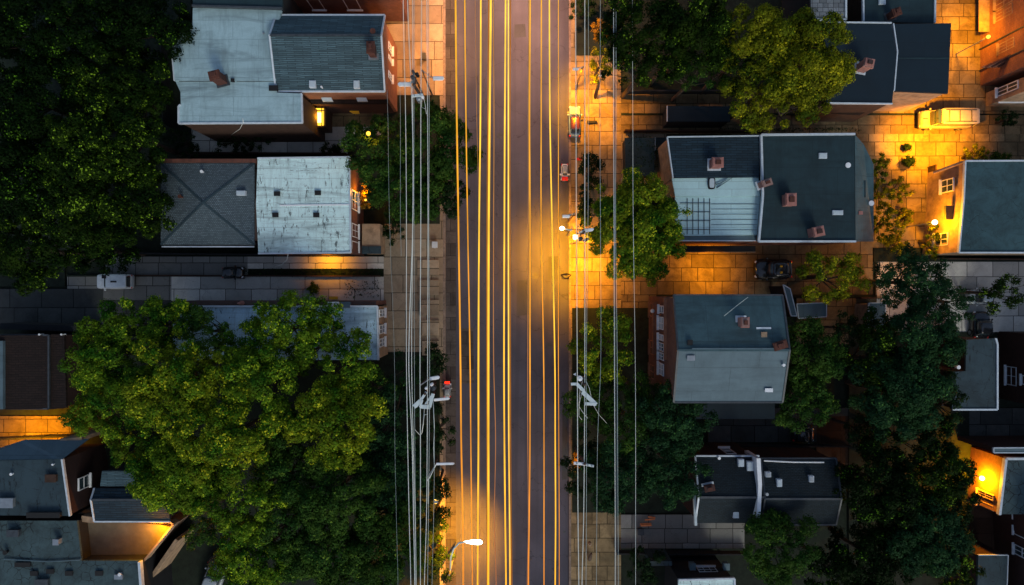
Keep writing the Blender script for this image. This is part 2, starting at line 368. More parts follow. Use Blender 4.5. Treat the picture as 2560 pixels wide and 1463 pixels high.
LAMP_K = 3.4
def lamp_light(px, py, z, power, size=.25, spot=None, col=(1, .35, .0), aim=None, blend=.8):
    L = bpy.data.lights.new('lamp_light', 'SPOT' if spot else 'POINT'); L.energy = power * LAMP_K; L.color = col; L.shadow_soft_size = size
    o = bpy.data.objects.new('lamp_light', L); COL.objects.link(o); o.location = P(px, py, z)
    if spot:
        L.spot_size = R(spot); L.spot_blend = blend
        if aim:
            v = Vector(P(aim[0], aim[1], 0)) - Vector(o.location); o.rotation_euler = v.to_track_quat('-Z', 'Y').to_euler()
    return o

# ------------------------------------------------------------------ ground, road, pavements
g = MB(); g.add([(-300, -300, -.06), (300, -300, -.06), (300, 300, -.06), (-300, 300, -.06)], [(0, 1, 2, 3)])
tag(g.build('ground', M['soil']), kind='structure')
XL, XR = P(1114, 0)[0], P(1422, 0)[0]
g = MB(); g.add([(XL, -60, 0), (XR, -60, 0), (XR, 60, 0), (XL, 60, 0)], [(0, 1, 2, 3)])
tag(g.build('road', M['asphalt']), kind='structure')
g = MB(); x1 = P(1140, 0)[0]; g.add([(XL, -60, .004), (x1, -60, .004), (x1, 60, .004), (XL, 60, .004)], [(0, 1, 2, 3)])
tag(g.build('road_gutter', M['asphalt_gutter']), kind='structure')
g = MB(); g.box((XL - .22, -60, -.05), (XL, 60, .14)); g.box((XR, -60, -.05), (XR + .2, 60, .14))
tag(g.build('kerb', M['kerb'], bevel=.03), kind='structure')
zc = [0.0]
def pave(name, x0, y0, x1, y1, mat, z=.1):
    """a slab of paving between two photo corners"""
    zc[0] += .0011
    a, b = P(x0, y0), P(x1, y1); m = MB(); m.box((a[0], b[1], -.05), (b[0], a[1], z + zc[0]))
    return tag(m.build(name, M[mat]), kind='structure')
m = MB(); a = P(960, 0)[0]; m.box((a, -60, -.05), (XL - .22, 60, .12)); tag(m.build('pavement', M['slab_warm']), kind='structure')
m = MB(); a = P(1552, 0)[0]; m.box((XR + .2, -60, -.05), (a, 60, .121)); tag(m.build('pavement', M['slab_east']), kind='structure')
pave('driveway', 265, 642, 620, 688, 'slab_mid'); pave('driveway', 170, 692, 430, 752, 'slab_mid'); pave('driveway', 620, 642, 960, 672, 'slab_grey'); pave('driveway', 430, 692, 960, 752, 'slab_grey')
pave('path', -300, 722, 260, 815, 'slab_dark'); pave('path', 260, 752, 440, 815, 'slab_dark')
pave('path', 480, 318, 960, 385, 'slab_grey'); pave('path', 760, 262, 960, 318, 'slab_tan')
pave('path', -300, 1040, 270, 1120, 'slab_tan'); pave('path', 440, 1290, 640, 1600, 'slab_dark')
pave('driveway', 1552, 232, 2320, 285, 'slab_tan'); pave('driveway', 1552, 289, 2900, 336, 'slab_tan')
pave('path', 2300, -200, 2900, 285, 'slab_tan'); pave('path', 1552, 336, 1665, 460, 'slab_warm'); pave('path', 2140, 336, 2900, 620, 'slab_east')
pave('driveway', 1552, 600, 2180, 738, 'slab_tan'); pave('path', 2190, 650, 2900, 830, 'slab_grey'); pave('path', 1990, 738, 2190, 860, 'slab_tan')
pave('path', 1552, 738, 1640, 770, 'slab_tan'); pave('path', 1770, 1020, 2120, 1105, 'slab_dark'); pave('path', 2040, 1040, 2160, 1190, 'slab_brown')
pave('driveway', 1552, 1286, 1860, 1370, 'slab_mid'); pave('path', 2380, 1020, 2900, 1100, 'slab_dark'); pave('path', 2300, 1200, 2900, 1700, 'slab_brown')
pave('path', 700, -100, 960, 70, 'slab_dark')

for x0, y0, x1, y1 in ((1552, 284.5, 2300, 289.5), (2182, 620, 2900, 655), (170, 688, 960, 692), (1640, 738, 2190, 745), (870, 340, 960, 390)):
    zc[0] += .002; a, b = P(x0, y0), P(x1, y1); m = MB(); m.box((a[0], b[1], -.05), (b[0], a[1], .14 + zc[0])); tag(m.build('planting_strip', M['soil']), kind='structure')
for k, (x0, y0, x1, y1) in enumerate(((1292, 700, 1325, 790), (1152, 820, 1185, 960), (1370, 640, 1398, 700), (1285, 60, 1315, 95), (1405, 1010, 1420, 1200))):
    a, b = P(x0, y0), P(x1, y1); m = MB(); z = .006 + k * .001; m.add([(a[0], b[1], z), (b[0], b[1] + .1, z), (b[0] - .08, a[1], z), (a[0] + .05, a[1] - .06, z)], [(0, 1, 2, 3)]); tag(m.build('road_patch', M['asphalt_gutter'] if k == 1 else M['patch']), kind='structure')
# ------------------------------------------------------------------ buildings
def pw(poly, h): return [P(x, y, h)[:2] for x, y in poly]
def inset(poly, d):
    n = len(poly); cx = sum(p[0] for p in poly) / n; cy = sum(p[1] for p in poly) / n; out = []
    return [(cx + (x - cx) * (1 - d / max(.5, math.hypot(x - cx, y - cy))), cy + (y - cy) * (1 - d / max(.5, math.hypot(x - cx, y - cy)))) for x, y in poly]
def house(label, cx, cy, name='house', cat='house', group=None):
    x, y, _ = P(cx, cy, 5); return thing(name, label, cat, (x, y, 0), group)
def flat(root, poly, h, roof, wall, trim='trim', edges=None, par=.16, tw=.14, z0=-.05, wname='wall', rname='roof', lab=None):
    w = pw(poly, h); n = len(w)
    m = MB(); m.prism(inset(w, .12), z0, h - .22); m.build(wname, M[wall], root)
    m = MB(); m.prism(w, h - .22, h); ro = m.build(rname, M[roof], root)
    if lab: ro['label'] = lab
    if trim:
        for i in (range(n) if edges is None else edges):
            a, b = w[i], w[(i + 1) % n]; m = MB(); m.bar((a[0], a[1], h - .12), (b[0], b[1], h - .12), tw, .12 + par + (i % 3) * .004); m.build('roof_edge', M[trim], root)
    return w
def gable(root, x0, y0, x1, y1, h, rise, roof, wall, axis='x', rp=.5, trim='trim', roof2=None, trims='all', skew=None):
    """rectangle in the photo at eaves height, ridge along x or y"""
    (ax, ay), (bx, by) = pw([(x0, y0), (x1, y1)], h)   # ay > by
    m = MB(); m.prism([(ax + .15, by + .15), (bx - .15, by + .15), (bx - .15, ay - .15), (ax + .15, ay - .15)], -.05, h)
    if axis == 'x':
        ry = ay + (by - ay) * rp
        m.add([(ax + .15, ay - .15, h), (ax + .15, by + .15, h), (ax + .15, ry, h + rise - .15), (bx - .15, ay - .15, h), (bx - .15, by + .15, h), (bx - .15, ry, h + rise - .15)], [(0, 1, 2), (5, 4, 3)])
        a1 = [(ax, ay, h), (ax, ry, h + rise), (bx, ry, h + rise), (bx, ay, h)]; a2 = [(ax, ry, h + rise), (ax, by, h), (bx, by, h), (bx, ry, h + rise)]
        rl = ((ax, ry, h + rise), (bx, ry, h + rise))
    else:
        rx = ax + (bx - ax) * rp
        m.add([(ax + .15, ay - .15, h), (bx - .15, ay - .15, h), (rx, ay - .15, h + rise - .15), (ax + .15, by + .15, h), (bx - .15, by + .15, h), (rx, by + .15, h + rise - .15)], [(0, 2, 1), (3, 4, 5)])
        a1 = [(ax, ay, h), (ax, by, h), (rx, by, h + rise), (rx, ay, h + rise)]; a2 = [(rx, ay, h + rise), (rx, by, h + rise), (bx, by, h), (bx, ay, h)]
        rl = ((rx, ay, h + rise), (rx, by, h + rise))
    m.build('wall', M[wall], root)
    for k, (q, rm) in enumerate(((a1, roof), (a2, roof2 or roof))):
        s = MB(); s.add(q + [(x, y, z - .16) for x, y, z in q], [(0, 1, 2, 3), (7, 6, 5, 4), (0, 4, 5, 1), (1, 5, 6, 2), (2, 6, 7, 3), (3, 7, 4, 0)])
        s.build('roof', M[rm], root)
    s = MB(); s.bar((rl[0][0], rl[0][1], rl[0][2] - .02), (rl[1][0], rl[1][1], rl[1][2] - .02), .16, .07); s.build('ridge_cap', M['trim_dark' if 'flat' not in roof else roof], root)
    if trim:
        s = MB(); e = [((ax, ay, h), (bx, ay, h), 'n'), ((ax, by, h), (bx, by, h), 's')]
        if axis == 'x': e += [((ax, ay, h), rl[0], 'w'), (rl[0], (ax, by, h), 'w'), ((bx, ay, h), rl[1], 'e'), (rl[1], (bx, by, h), 'e')]
        else: e += [((ax, ay, h), (ax, by, h), 'w'), ((bx, ay, h), (bx, by, h), 'e')]
        for p, q, k in e:
            if trims == 'all' or k in trims: s.bar((p[0], p[1], p[2] - .1), (q[0], q[1], q[2] - .1), .13, .16)
        if s.v: s.build('gutter', M[trim], root)
def hip(root, x0, y0, x1, y1, h, rise, roof, wall):
    (ax, ay), (bx, by) = pw([(x0, y0), (x1, y1)], h); c = ((ax + bx) / 2, (ay + by) / 2, h + rise)
    m = MB(); m.prism([(ax + .2, by + .2), (bx - .2, by + .2), (bx - .2, ay - .2), (ax + .2, ay - .2)], -.05, h); m.build('wall', M[wall], root)
    k = [(ax, by, h), (bx, by, h), (bx, ay, h), (ax, ay, h)]
    m = MB(); m.add(k + [(x, y, z - .18) for x, y, z in k] + [c], [(0, 1, 8), (1, 2, 8), (2, 3, 8), (3, 0, 8), (7, 6, 5, 4), (0, 4, 5, 1), (1, 5, 6, 2), (2, 6, 7, 3), (3, 7, 4, 0)])
    m.build('roof', M[roof], root)
    m = MB()
    for p in k: m.bar((p[0], p[1], p[2] - .01), (c[0], c[1], c[2] - .01), .17, .05)
    m.build('ridge_cap', M['slate_flat2'], root)
def chimney(root, px, py, z, w, d, hh, mat='chim', rot=.0, cap='trim'):
    x, y, _ = P(px, py, z); ca, sa = math.cos(rot), math.sin(rot)
    def rect(w, d): return [(x + ca * u - sa * v, y + sa * u + ca * v) for u, v in ((-w / 2, -d / 2), (w / 2, -d / 2), (w / 2, d / 2), (-w / 2, d / 2))]
    m = MB(); m.prism(rect(w, d), z - .6, z + hh); m.prism(rect(w + .12, d + .12), z + hh * .8, z + hh * .93); c = m.build('chimney', M[mat], root)
    m = MB(); m.prism(rect(w * .5, d * .5), z + hh + .003, z + hh + .14); m.build('flue', M['chim_dark'], c)
    m = MB(); m.prism(rect(w + .28, d + .28), z - .05, z + .05); m.build('flashing', M[cap], c)
def skylight(root, px, py, z, w, d, mat='glass_pale', name='skylight'):
    x, y, _ = P(px, py, z)
    m = MB(); m.box((x - w / 2, y - d / 2, z - .25), (x + w / 2, y + d / 2, z + .12)); f = m.build(name, M['trim'], root)
    m = MB(); m.box((x - w / 2 + .05, y - d / 2 + .05, z + .121), (x + w / 2 - .05, y + d / 2 - .05, z + .15)); m.build('pane', M[mat], f)
def vent(root, px, py, z, r=.09, hh=.35, mat='metal'):
    x, y, _ = P(px, py, z); m = MB(); m.tube([(x, y, z - .3), (x, y, z + hh)], r, 10); m.tube([(x, y, z + hh), (x, y, z + hh + .06)], r * 1.6, 10); m.build('vent_pipe', M[mat], root)
def vbox(root, px, py, z, w, d, hh, mat='trim_dark', name='roof_vent'):
    x, y, _ = P(px, py, z); m = MB(); m.box((x - w / 2, y - d / 2, z - .2), (x + w / 2, y + d / 2, z + hh)); m.box((x - w / 2 - .04, y - d / 2 - .04, z + hh), (x + w / 2 + .04, y + d / 2 + .04, z + hh + .05)); m.build(name, M[mat], root)
def window(root, side, at, z0, z1, lo, hi, mull=1, mat='glass', frame='white'):
    """side: 'W','E','N','S' wall whose face is at world coordinate `at`; lo..hi along it"""
    sg = -1 if side in 'WS' else 1; m = MB(); pn = MB(); sl_ = MB(); t = .07
    def b(mm, a0, a1, c0, c1, d0, d1):
        p, q = sorted((at + sg * d0, at + sg * d1))
        if side in 'WE': mm.box((p, a0, c0), (q, a1, c1))
        else: mm.box((a0, p, c0), (a1, q, c1))
    b(m, lo, hi, z1 - t, z1, -.05, .07); b(m, lo, hi, z0, z0 + t, -.05, .07); b(m, lo, lo + t, z0 + t, z1 - t, -.05, .068); b(m, hi - t, hi, z0 + t, z1 - t, -.05, .068)
    for k in range(1, mull + 1):
        a = lo + (hi - lo) * k / (mull + 1); b(m, a - .025, a + .025, z0 + t, z1 - t, -.05, .055)
    a = (z0 + z1) / 2; b(m, lo + t, hi - t, a - .03, a + .03, -.04, .06)
    f = m.build('window', M[frame], root)
    b(pn, lo + t * .5, hi - t * .5, z0 + t * .5, z1 - t * .5, -.03, .02); pn.build('pane', M[mat], f)
    b(sl_, lo - .1, hi + .1, z0 - .09, z0 - .002, -.02, .2); sl_.build('sill', M[frame], f)
def wallx(px, h): return P(px, 0, h)[0]
def wally(py, h): return P(0, py, h)[1]
def wrange(a, b, h):  # photo ys or xs at height h -> sorted world
    return sorted((a, b))

G_R = 'rooftops west of the road'; G_E = 'rooftops east of the road'
# --- north-west pale house
r = house('pale grey flat-roofed house with dark stains and one leaning dark brick chimney', 590, 170, group=G_R)
flat(r, [(482, 20), (704, 26), (690, 80), (690, 202), (436, 202), (430, 132), (439, 75), (481, 75)], 7.12, 'pale_roof', 'brownwall', edges=[4, 5, 6], par=.05, tw=.09)
flat(r, [(438, 202), (692, 202), (692, 232), (754, 234), (756, 307), (447, 309), (447, 266), (452, 262), (451, 230)], 7.0, 'pale_roof', 'brownwall', edges=[3, 4, 5, 6], par=.08, tw=.12)
chimney(r, 556, 203, 7.1, .75, .6, 1.6, 'chim_dark', .25, 'trim_dark'); vbox(r, 685, 222, 7.0, .6, .35, .15, 'black')
vbox(r, 583, 202, 7.1, .2, .2, .1, 'black'); m = MB(); a, b = P(448, 201, 7.0), P(545, 201, 7.0); m.bar((a[0], a[1] - .06, 7.0), (b[0], b[1] - .06, 7.0), .09, .02); m.build('open_seam', M['black'], r); m = MB(); a, b = P(592, 201, 7.0), P(690, 201, 7.0); m.bar((a[0], a[1] - .06, 7.0), (b[0], b[1] - .06, 7.0), .09, .02); m.build('open_seam', M['black'], r); vent(r, 660, 85, 7.1, .05, .1)
# --- dark roof above it
r = house('dark teal flat roof at the top edge beside the pale stained roof', 590, -30, group=G_R)
flat(r, [(482, -120), (706, -120), (706, 22), (482, 16)], 7.5, 'dark_flat', 'darkwall', trim='trim_dark', edges=[2])
# --- shingled gable house
r = house('slate blue shingled gable house with orange-lit brick end facing the road', 825, 130, group=G_R)
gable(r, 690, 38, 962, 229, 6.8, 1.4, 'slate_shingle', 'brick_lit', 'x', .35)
chimney(r, 934, 132, 7.7, .5, .8, 1.3, 'chim_dark', 0, 'metal'); vent(r, 934, 82, 7.9, .14, .3, 'chim_dark')
skylight(r, 782, 211, 7.05, .5, .55); skylight(r, 892, 212, 7.05, .45, .6); vent(r, 805, 219, 7.0, .05, .15, 'white')
xe = wallx(962, 6.8) - .15
for y0, y1 in ((85, 105), (118, 130), (160, 178)): window(r, 'E', xe, 3.0, 4.5, *sorted((wally(y1, 6), wally(y0, 6))))
# lean-to along its south side
a = P(755, 231, 4.6); b = P(935, 262, 3.6); m = MB()
q = [(a[0], a[1] + .6, 5.2), (b[0] + 1.2, a[1] + .6, 5.2), (b[0] + 1.2, b[1], 3.8), (a[0] + .5, b[1], 3.8)]
m.add(q + [(x, y, z - .14) for x, y, z in q], [(3, 2, 1, 0)[::-1], (7, 6, 5, 4)[::-1], (0, 4, 5, 1), (1, 5, 6, 2), (2, 6, 7, 3), (3, 7, 4, 0)])
ro = m.build('roof', M['brown_shingle'], r); ro['label'] = 'brown lean-to roof with two skylights'
m = MB(); m.box((a[0] + .6, b[1] + .2, -.05), (b[0] + 1.1, a[1] + .5, 3.7)); m.build('wall', M['brick_dark'], r)
for px in (815, 902):
    x, y, _ = P(px, 243, 4.55); m = MB(); m.add([(x - .5, y + .28, 4.86), (x + .35, y + .28, 4.86), (x + .55, y - .32, 4.47), (x - .3, y - .32, 4.47)], [(0, 3, 2, 1)]); 
    m.add([(x - .5, y + .28, 4.66), (x + .35, y + .28, 4.66), (x + .55, y - .32, 4.27), (x - .3, y - .32, 4.27), (x - .5, y + .28, 4.86), (x + .35, y + .28, 4.86), (x + .55, y - .32, 4.47), (x - .3, y - .32, 4.47)], [(0, 3, 7, 4), (3, 2, 6, 7), (2, 1, 5, 6), (1, 0, 4, 5)])
    m.build('skylight', M['glass_pale'], r)
# glowing bay
a = P(780, 268, 2.4); b = P(813, 317, 2.4); m = MB()
bay = [(a[0], b[1]), (b[0], b[1]), (b[0], a[1]), (a[0], a[1])]
m.prism(bay, -.05, 2.3); bw = m.build('bay', M['brownwall'], r)
m = MB(); m.box((a[0] + .08, b[1] + .08, 2.3), (b[0] - .08, a[1] - .08, 2.34)); gl = m.build('lit_glass_roof', M['window_glow'], bw)
m = MB(); x0, x1 = a[0] + .08, b[0] - .08; L = x1 - x0
m.box((x0 + L * .2, b[1] + .35, 2.341), (x0 + L * .75, a[1] - .45, 2.37)); m.build('lit_blind', M['window_core'], bw)
m = MB()
for t in (.0, .78, .98): m.box((x0 + L * t - .03, b[1], 2.36), (x0 + L * t + .03, a[1], 2.44))
m.box((a[0], b[1], 2.445), (b[0], b[1] + .07, 2.5)); m.box((a[0], a[1] - .35, 2.445), (b[0], a[1] - .28, 2.5)); m.build('glazing_bar', M['brownwall'], bw)
# --- fragments at the top between the houses
r = house('brick house front at the top edge, between dark roof and pavement', 850, -40, group=G_R)
flat(r, [(712, -160), (1000, -160), (1000, -12), (712, -12)], 5.5, 'dark_flat', 'brick', trim='trim')
ys = wally(-12, 5.5) + .12
window(r, 'S', ys, 2.6, 4.6, wallx(770, 4), wallx(802, 4), 1); window(r, 'S', ys, 2.6, 4.6, wallx(860, 4), wallx(895, 4), 1)
m = MB(); a = P(708, 0, 3); m.box((a[0] - .2, a[1] - 2.2, 0), (a[0] + .25, a[1] + .4, 3)); m.build('porch_post', M['tanwall'], r)
# --- hip-roofed house
r = house('square brick house under a grey four-sided hip roof with a small skylight', 520, 510, group=G_R)
hip(r, 402, 408, 636, 612, 5.0, .8, 'hip_shingle', 'brick_dark'); 
m = MB(); a = P(410, 402, 5.1); b = P(642, 402, 5.1); m.bar((a[0], a[1], 0), (b[0], b[1], 0), .3, 5.15); m.build('parapet', M['brick'], r)
m = MB(); a = P(405, 617, 4.8); b = P(636, 617, 4.8); m.bar((a[0], a[1], 4.75), (b[0], b[1], 4.75), .1, .12); m.build('gutter', M['trim'], r)
skylight(r, 603, 483, 5.45, .7, .38); vent(r, 507, 430, 5.25, .08, .2, 'white'); vent(r, 452, 492, 5.7, .1, .15, 'chim_dark')
# --- white-roofed house
r = house('white-roofed flat house covered in black tar scuffs, beside the hip roof', 760, 510, group=G_R)
flat(r, [(644, 396), (874, 393), (877, 632), (646, 634), (640, 510)], 5.3, 'white_roof', 'brick', edges=[0, 1, 2], par=.1, tw=.12)
m = MB(); a = P(700, 514, 5.3); b = P(876, 512, 5.3); m.bar((a[0], a[1], 5.29), (b[0], b[1], 5.29), .12, .07); m.build('seam', M['white'], r)
for px, py in ((694, 485), (796, 483), (690, 538), (792, 538)): vbox(r, px, py, 5.3, .42, .3, .12, 'black')
xe = P(875, 510, 5.3)[0] - .1
for y0, y1 in ((470, 520), (555, 590), (600, 625)): window(r, 'E', xe, 2.2, 4.4, *sorted((wally(y0, 5), wally(y1, 5))))
m = MB(); a = P(625, 420, 5.0); b = P(638, 600, 5.0); m.bar((a[0], a[1], 0), (b[0], b[1], 0), .45, 4.9); m.build('parapet', M['brick'], r)
m = MB(); a = P(905, 560, 2.5); b = P(950, 632, 2.5); m.box((a[0], b[1], 0), (b[0], a[1], 2.5)); po = m.build('porch', M['tanwall'], r)
m = MB(); m.box((a[0], b[1] - .1, 2.5), (b[0] + .1, b[1] + .55, 2.62)); m.build('porch_awning', M['slate_flat2'], po)
# --- house under the big tree
r = house('blue-white flat-roofed house half hidden under the big yellow-green tree', 690, 830, group=G_R)
flat(r, [(432, 766), (944, 766), (946, 900), (432, 900)], 5.0, 'bluewhite_roof', 'tanwall', edges=[0, 1], par=.14)
xe = P(945, 830, 5)[0] - .1
for y0, y1 in ((775, 795), (815, 838), (850, 872)): window(r, 'E', xe, 1.8, 4.0, *sorted((wally(y0, 5), wally(y1, 5))))
m = MB(); a = P(430, 758, 4.6); b = P(940, 758, 4.6); m.bar((a[0], a[1], 0), (b[0], b[1], 0), .35, 4.6); m.build('parapet', M['brick'], r)
vbox(r, 835, 762, 4.8, .9, .4, .3, 'white', 'air_conditioner'); vbox(r, 866, 762, 4.8, .7, .4, .3, 'slate_flat', 'air_conditioner')
m = MB(); x, y, _ = P(604, 758, 4.7); m.tube([(x, y, 4.6), (x, y, 5.5)], .22, 8, .05); m.build('chimney_pot', M['chim'], r)
# --- dark brown house at the west edge
r = house('very dark brown shingled house at the left edge above the orange-lit path', 70, 915, group=G_R)
gable(r, -60, 838, 122, 1022, 4.6, .5, 'brown_shingle', 'brick_dark', 'y', .35, trim='trim_dark')
flat(r, [(124, 836), (160, 836), (166, 1020), (124, 1024)], 4.4, 'brown_shingle', 'brick_dark', trim=None)
m = MB(); a = P(-20, 852, 5.0); b = P(14, 1022, 5.0); m.box((a[0], b[1], 4.9), (b[0], a[1], 5.3)); ob = m.build('roof_panel', M['slate_flat'], r)
vent(r, 103, 836, 4.6, .05, .2, 'white'); vent(r, 158, 836, 4.6, .05, .2, 'white')
m = MB(); a = P(0, 816, 3.0); b = P(205, 822, 3.0); m.bar((a[0], a[1], 0), (b[0], b[1], 0), .5, 3.0); m.build('parapet', M['darkwall'], r)
# --- south-west slate house
r = house('slate flat-roofed house at the left edge with dark brick side wall and roof hatch', 90, 1215, group=G_R)
flat(r, [(-80, 1152), (156, 1148), (176, 1290), (-80, 1288)], 6.0, 'slate_flat2', 'brick_dark', edges=[1], par=.1)
m = MB(); q = [P(-60, 1152, 6.0), P(156, 1148, 6.0), P(222, 1098, 4.6), P(60, 1100, 4.6), P(-60, 1140, 4.6)]; m.add([(x, y, z + .03) for x, y, z in q], [(0, 1, 2, 3, 4)]); m.add([(x, y, z - .1) for x, y, z in q], [(4, 3, 2, 1, 0)])
ob = m.build('lean_to_roof', M['slate_flat'], r)
m = MB(); q = [P(150, 1102, 4.7), P(205, 1098, 4.7)]; m.bar((q[0][0], q[0][1], 0), (q[1][0], q[1][1], 0), .3, 4.7); m.build('wall', M['tanwall'], r)
vbox(r, 132, 1194, 6.0, .8, .55, .25, 'brownwall', 'roof_hatch'); vbox(r, 20, 1255, 6.0, 1.2, .7, .3, 'metal', 'air_conditioner'); vbox(r, 115, 1285, 6.0, 2.6, .35, .3, 'black')
vent(r, 33, 1184, 6, .07, .2, 'white'); vent(r, 136, 1160, 6, .05, .2, 'white')
xe = P(168, 1220, 6)[0] + .0
window(r, 'E', xe - .02, 3.2, 4.6, *sorted((wally(1200, 5), wally(1232, 5))), 0)
# --- hooded dark roofs
r = house('small dark blue shingled house in two stepped roofs under the big tree', 330, 1240, group=G_R)
gable(r, 236, 1220, 425, 1304, 4.6, .45, 'navy_shingle', 'brick_dark', 'x', .3, trims='ws')
flat(r, [(255, 1178), (360, 1178), (360, 1216), (250, 1216)], 5.0, 'slate_shingle', 'darkwall', trim=None)
# --- cracked roof corner building
r = house('pale cracked flat roof at the bottom left with a sunken orange-lit terrace', 180, 1390, group=G_R)
flat(r, [(-80, 1302), (192, 1302), (204, 1402), (352, 1402), (368, 1620), (-80, 1620)], 5.0, 'cracked', 'darkwall', edges=[3], par=.3, tw=.2)
flat(r, [(205, 1298), (400, 1312), (430, 1318), (350, 1410), (204, 1406)], 3.6, 'olive_floor', 'tanwall', trim=None, rname='terrace')
m = MB()
for p, q in (((300, 1304), (425, 1306)), ((425, 1306), (432, 1312)), ((432, 1312), (358, 1404))):
    a, b = P(*p, 4.3), P(*q, 4.3); m.bar((a[0], a[1], 3.3), (b[0], b[1], 3.3), .14, 1.0)
m.build('terrace_wall', M['tanwall'], r)
m = MB(); a, b = P(442, 1350, 3.2), P(372, 1452, 3.2); m.bar((a[0], a[1], 0), (b[0], b[1], 0), .3, 3.2); m.build('side_wall', M['tanwall'], r)
for px, py in ((88, 1432), (128, 1427), (175, 1432), (250, 1432)): vbox(r, px, py, 5, .55, .3, .12, 'black')
vent(r, 303, 1434, 5, .09, .2, 'white'); vent(r, 20, 1378, 5, .12, .3, 'black')
m = MB(); a, b = P(205, 1296, 4.2), P(236, 1300, 4.2); m.bar((a[0], a[1], 3.4), (b[0], b[1], 3.4), .5, .9); m.build('terrace_wall', M['tanwall'], r)
for px, py, w, d, hh, mt in ((40, 1330, .9, .5, .35, 'trim_dark'), (150, 1350, .4, .4, .5, 'metal'), (60, 1410, 1.2, .3, .15, 'black'), (300, 1440, .6, .3, .2, 'metal'), (110, 1455, 1.0, .6, .3, 'trim_dark')): vbox(r, px, py, 5.0, w, d, hh, mt)
m = MB(); m.tube([P(10, 1398, 5.1), P(120, 1404, 5.1), P(200, 1400, 5.1)], .05, 6); m.build('roof_pipe', M['slate_flat'], r)
r = house('narrow slate-topped block between the slate house and the small dark blue house', 215, 1270, group=G_R)
flat(r, [(180, 1292), (236, 1262), (240, 1300), (205, 1300)], 3.0, 'olive_floor', 'brick_dark', trim=None)
# --- east side, north
r = house('grey gridded roof block at the top edge behind the olive tree', 2070, 20, group=G_E)
flat(r, [(2028, -90), (2114, -90), (2114, 50), (2028, 50)], 6.0, 'grid_roof', 'darkwall', edges=[1, 2], par=.1)
r = house('dark roof at the top edge with small white skylight and toppled chimney', 2250, 10, group=G_E)
flat(r, [(2156, -100), (2338, -100), (2336, 58), (2158, 54)], 5.2, 'dark_flat', 'brownwall', edges=[3, 1], par=.1)
skylight(r, 2204, 5, 5.2, .55, .5); chimney(r, 2225, 42, 5.2, .6, .5, 1.1, 'chim_dark', .3, 'trim_dark')
r = house('navy double house with ragged pale chimney beside the olive tree', 2220, 150, group=G_E)
flat(r, [(2060, 56), (2228, 58), (2240, 130), (2236, 200), (2230, 260), (2066, 258)], 6.2, 'navy_flat', 'brownwall', edges=[0, 4], par=.1, tw=.1)
flat(r, [(2232, 60), (2378, 58), (2370, 234), (2234, 228), (2242, 130)], 6.0, 'navy_flat', 'tanwall', edges=[3, 4], par=.12, tw=.1)
m = MB(); a = P(2242, 146, 6); b = P(2372, 146, 6); m.bar((a[0], a[1], 5.98), (b[0], b[1], 5.98), .12, .06); m.build('seam', M['dark_flat'], r)
chimney(r, 2150, 172, 6.2, .7, .6, 1.5, 'chim', -.2); vent(r, 2140, 160, 6.2, .06, .3, 'white')
m = MB(); q = [P(2060, 262, 4), P(2200, 262, 4), P(2150, 288, 3), P(2080, 284, 3)]; m.add(q, [(3, 2, 1, 0)]); m.add([(x, y, z - .1) for x, y, z in q], [(0, 1, 2, 3)]); m.build('porch_roof', M['brown_shingle'], r)
# --- far NE building, wall facing the road
r = house('orange-lit rendered house at the top right corner with a wall lamp', 2650, 60, group=G_E)
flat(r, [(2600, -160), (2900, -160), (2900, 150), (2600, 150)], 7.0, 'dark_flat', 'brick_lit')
xw = wallx(2600, 7) + .12
for y0, y1, z0, z1 in ((-20, 15, 2.0, 4.0), (18, 45, 2.0, 4.0), (105, 130, 2.4, 4.2)): window(r, 'W', xw, z0, z1, *sorted((wally(y0, 3), wally(y1, 3))), 2, frame='tanwall')
m = MB(); q = [(xw - 1.7, wally(165, 3), 2.7), (xw + .2, wally(130, 4), 3.9), (xw + 3.0, wally(118, 4), 3.9), (xw + 3, wally(165, 3), 2.7)]
m.add(q, [(0, 3, 2, 1)[::-1]]); m.add([(x, y, z - .12) for x, y, z in q], [(0, 1, 2, 3)[::-1]]); m.build('porch_roof', M['brick_lit'], r)
for k in range(9):
    m = MB(); t = (k + .5) / 9; m.tube([(q[0][0] + (q[3][0] - q[0][0]) * t, q[0][1] - .02, 2.76), (q[1][0] + (q[2][0] - q[1][0]) * t, q[1][1], 3.96)], .09, 6); m.build('tile_row', M['chim_dark'], r)
m = MB(); m.bar((xw - .5, wally(60, 3), 1.2), (xw - .5, wally(-60, 3), 1.2), .9, .1); m.build('balcony', M['tanwall'], r)
m = MB(); m.tube([(xw - .12, wally(70, 5), 0), (xw - .12, wally(70, 5), 6.6)], .06, 8); m.build('drainpipe', M['trim_dark'], r)
m = MB(); m.tube([(xw - .12, wally(128, 5), 0), (xw - .12, wally(128, 5), 6.6)], .06, 8); m.build('drainpipe', M['trim_dark'], r)
r = house('house with pink-curtained long window at the right edge below the tiled porch', 2640, 220, group=G_E)
flat(r, [(2590, 178), (2900, 178), (2900, 216), (2590, 216)], 6.0, 'dark_flat', 'tanwall')
ys = wally(216, 6) + .1; window(r, 'S', ys, 1.6, 4.0, wallx(2575, 5), wallx(2700, 5), 3)
xw = wallx(2590, 6) + .1; window(r, 'W', xw, 1.6, 4.0, wally(212, 5), wally(190, 5), 1)
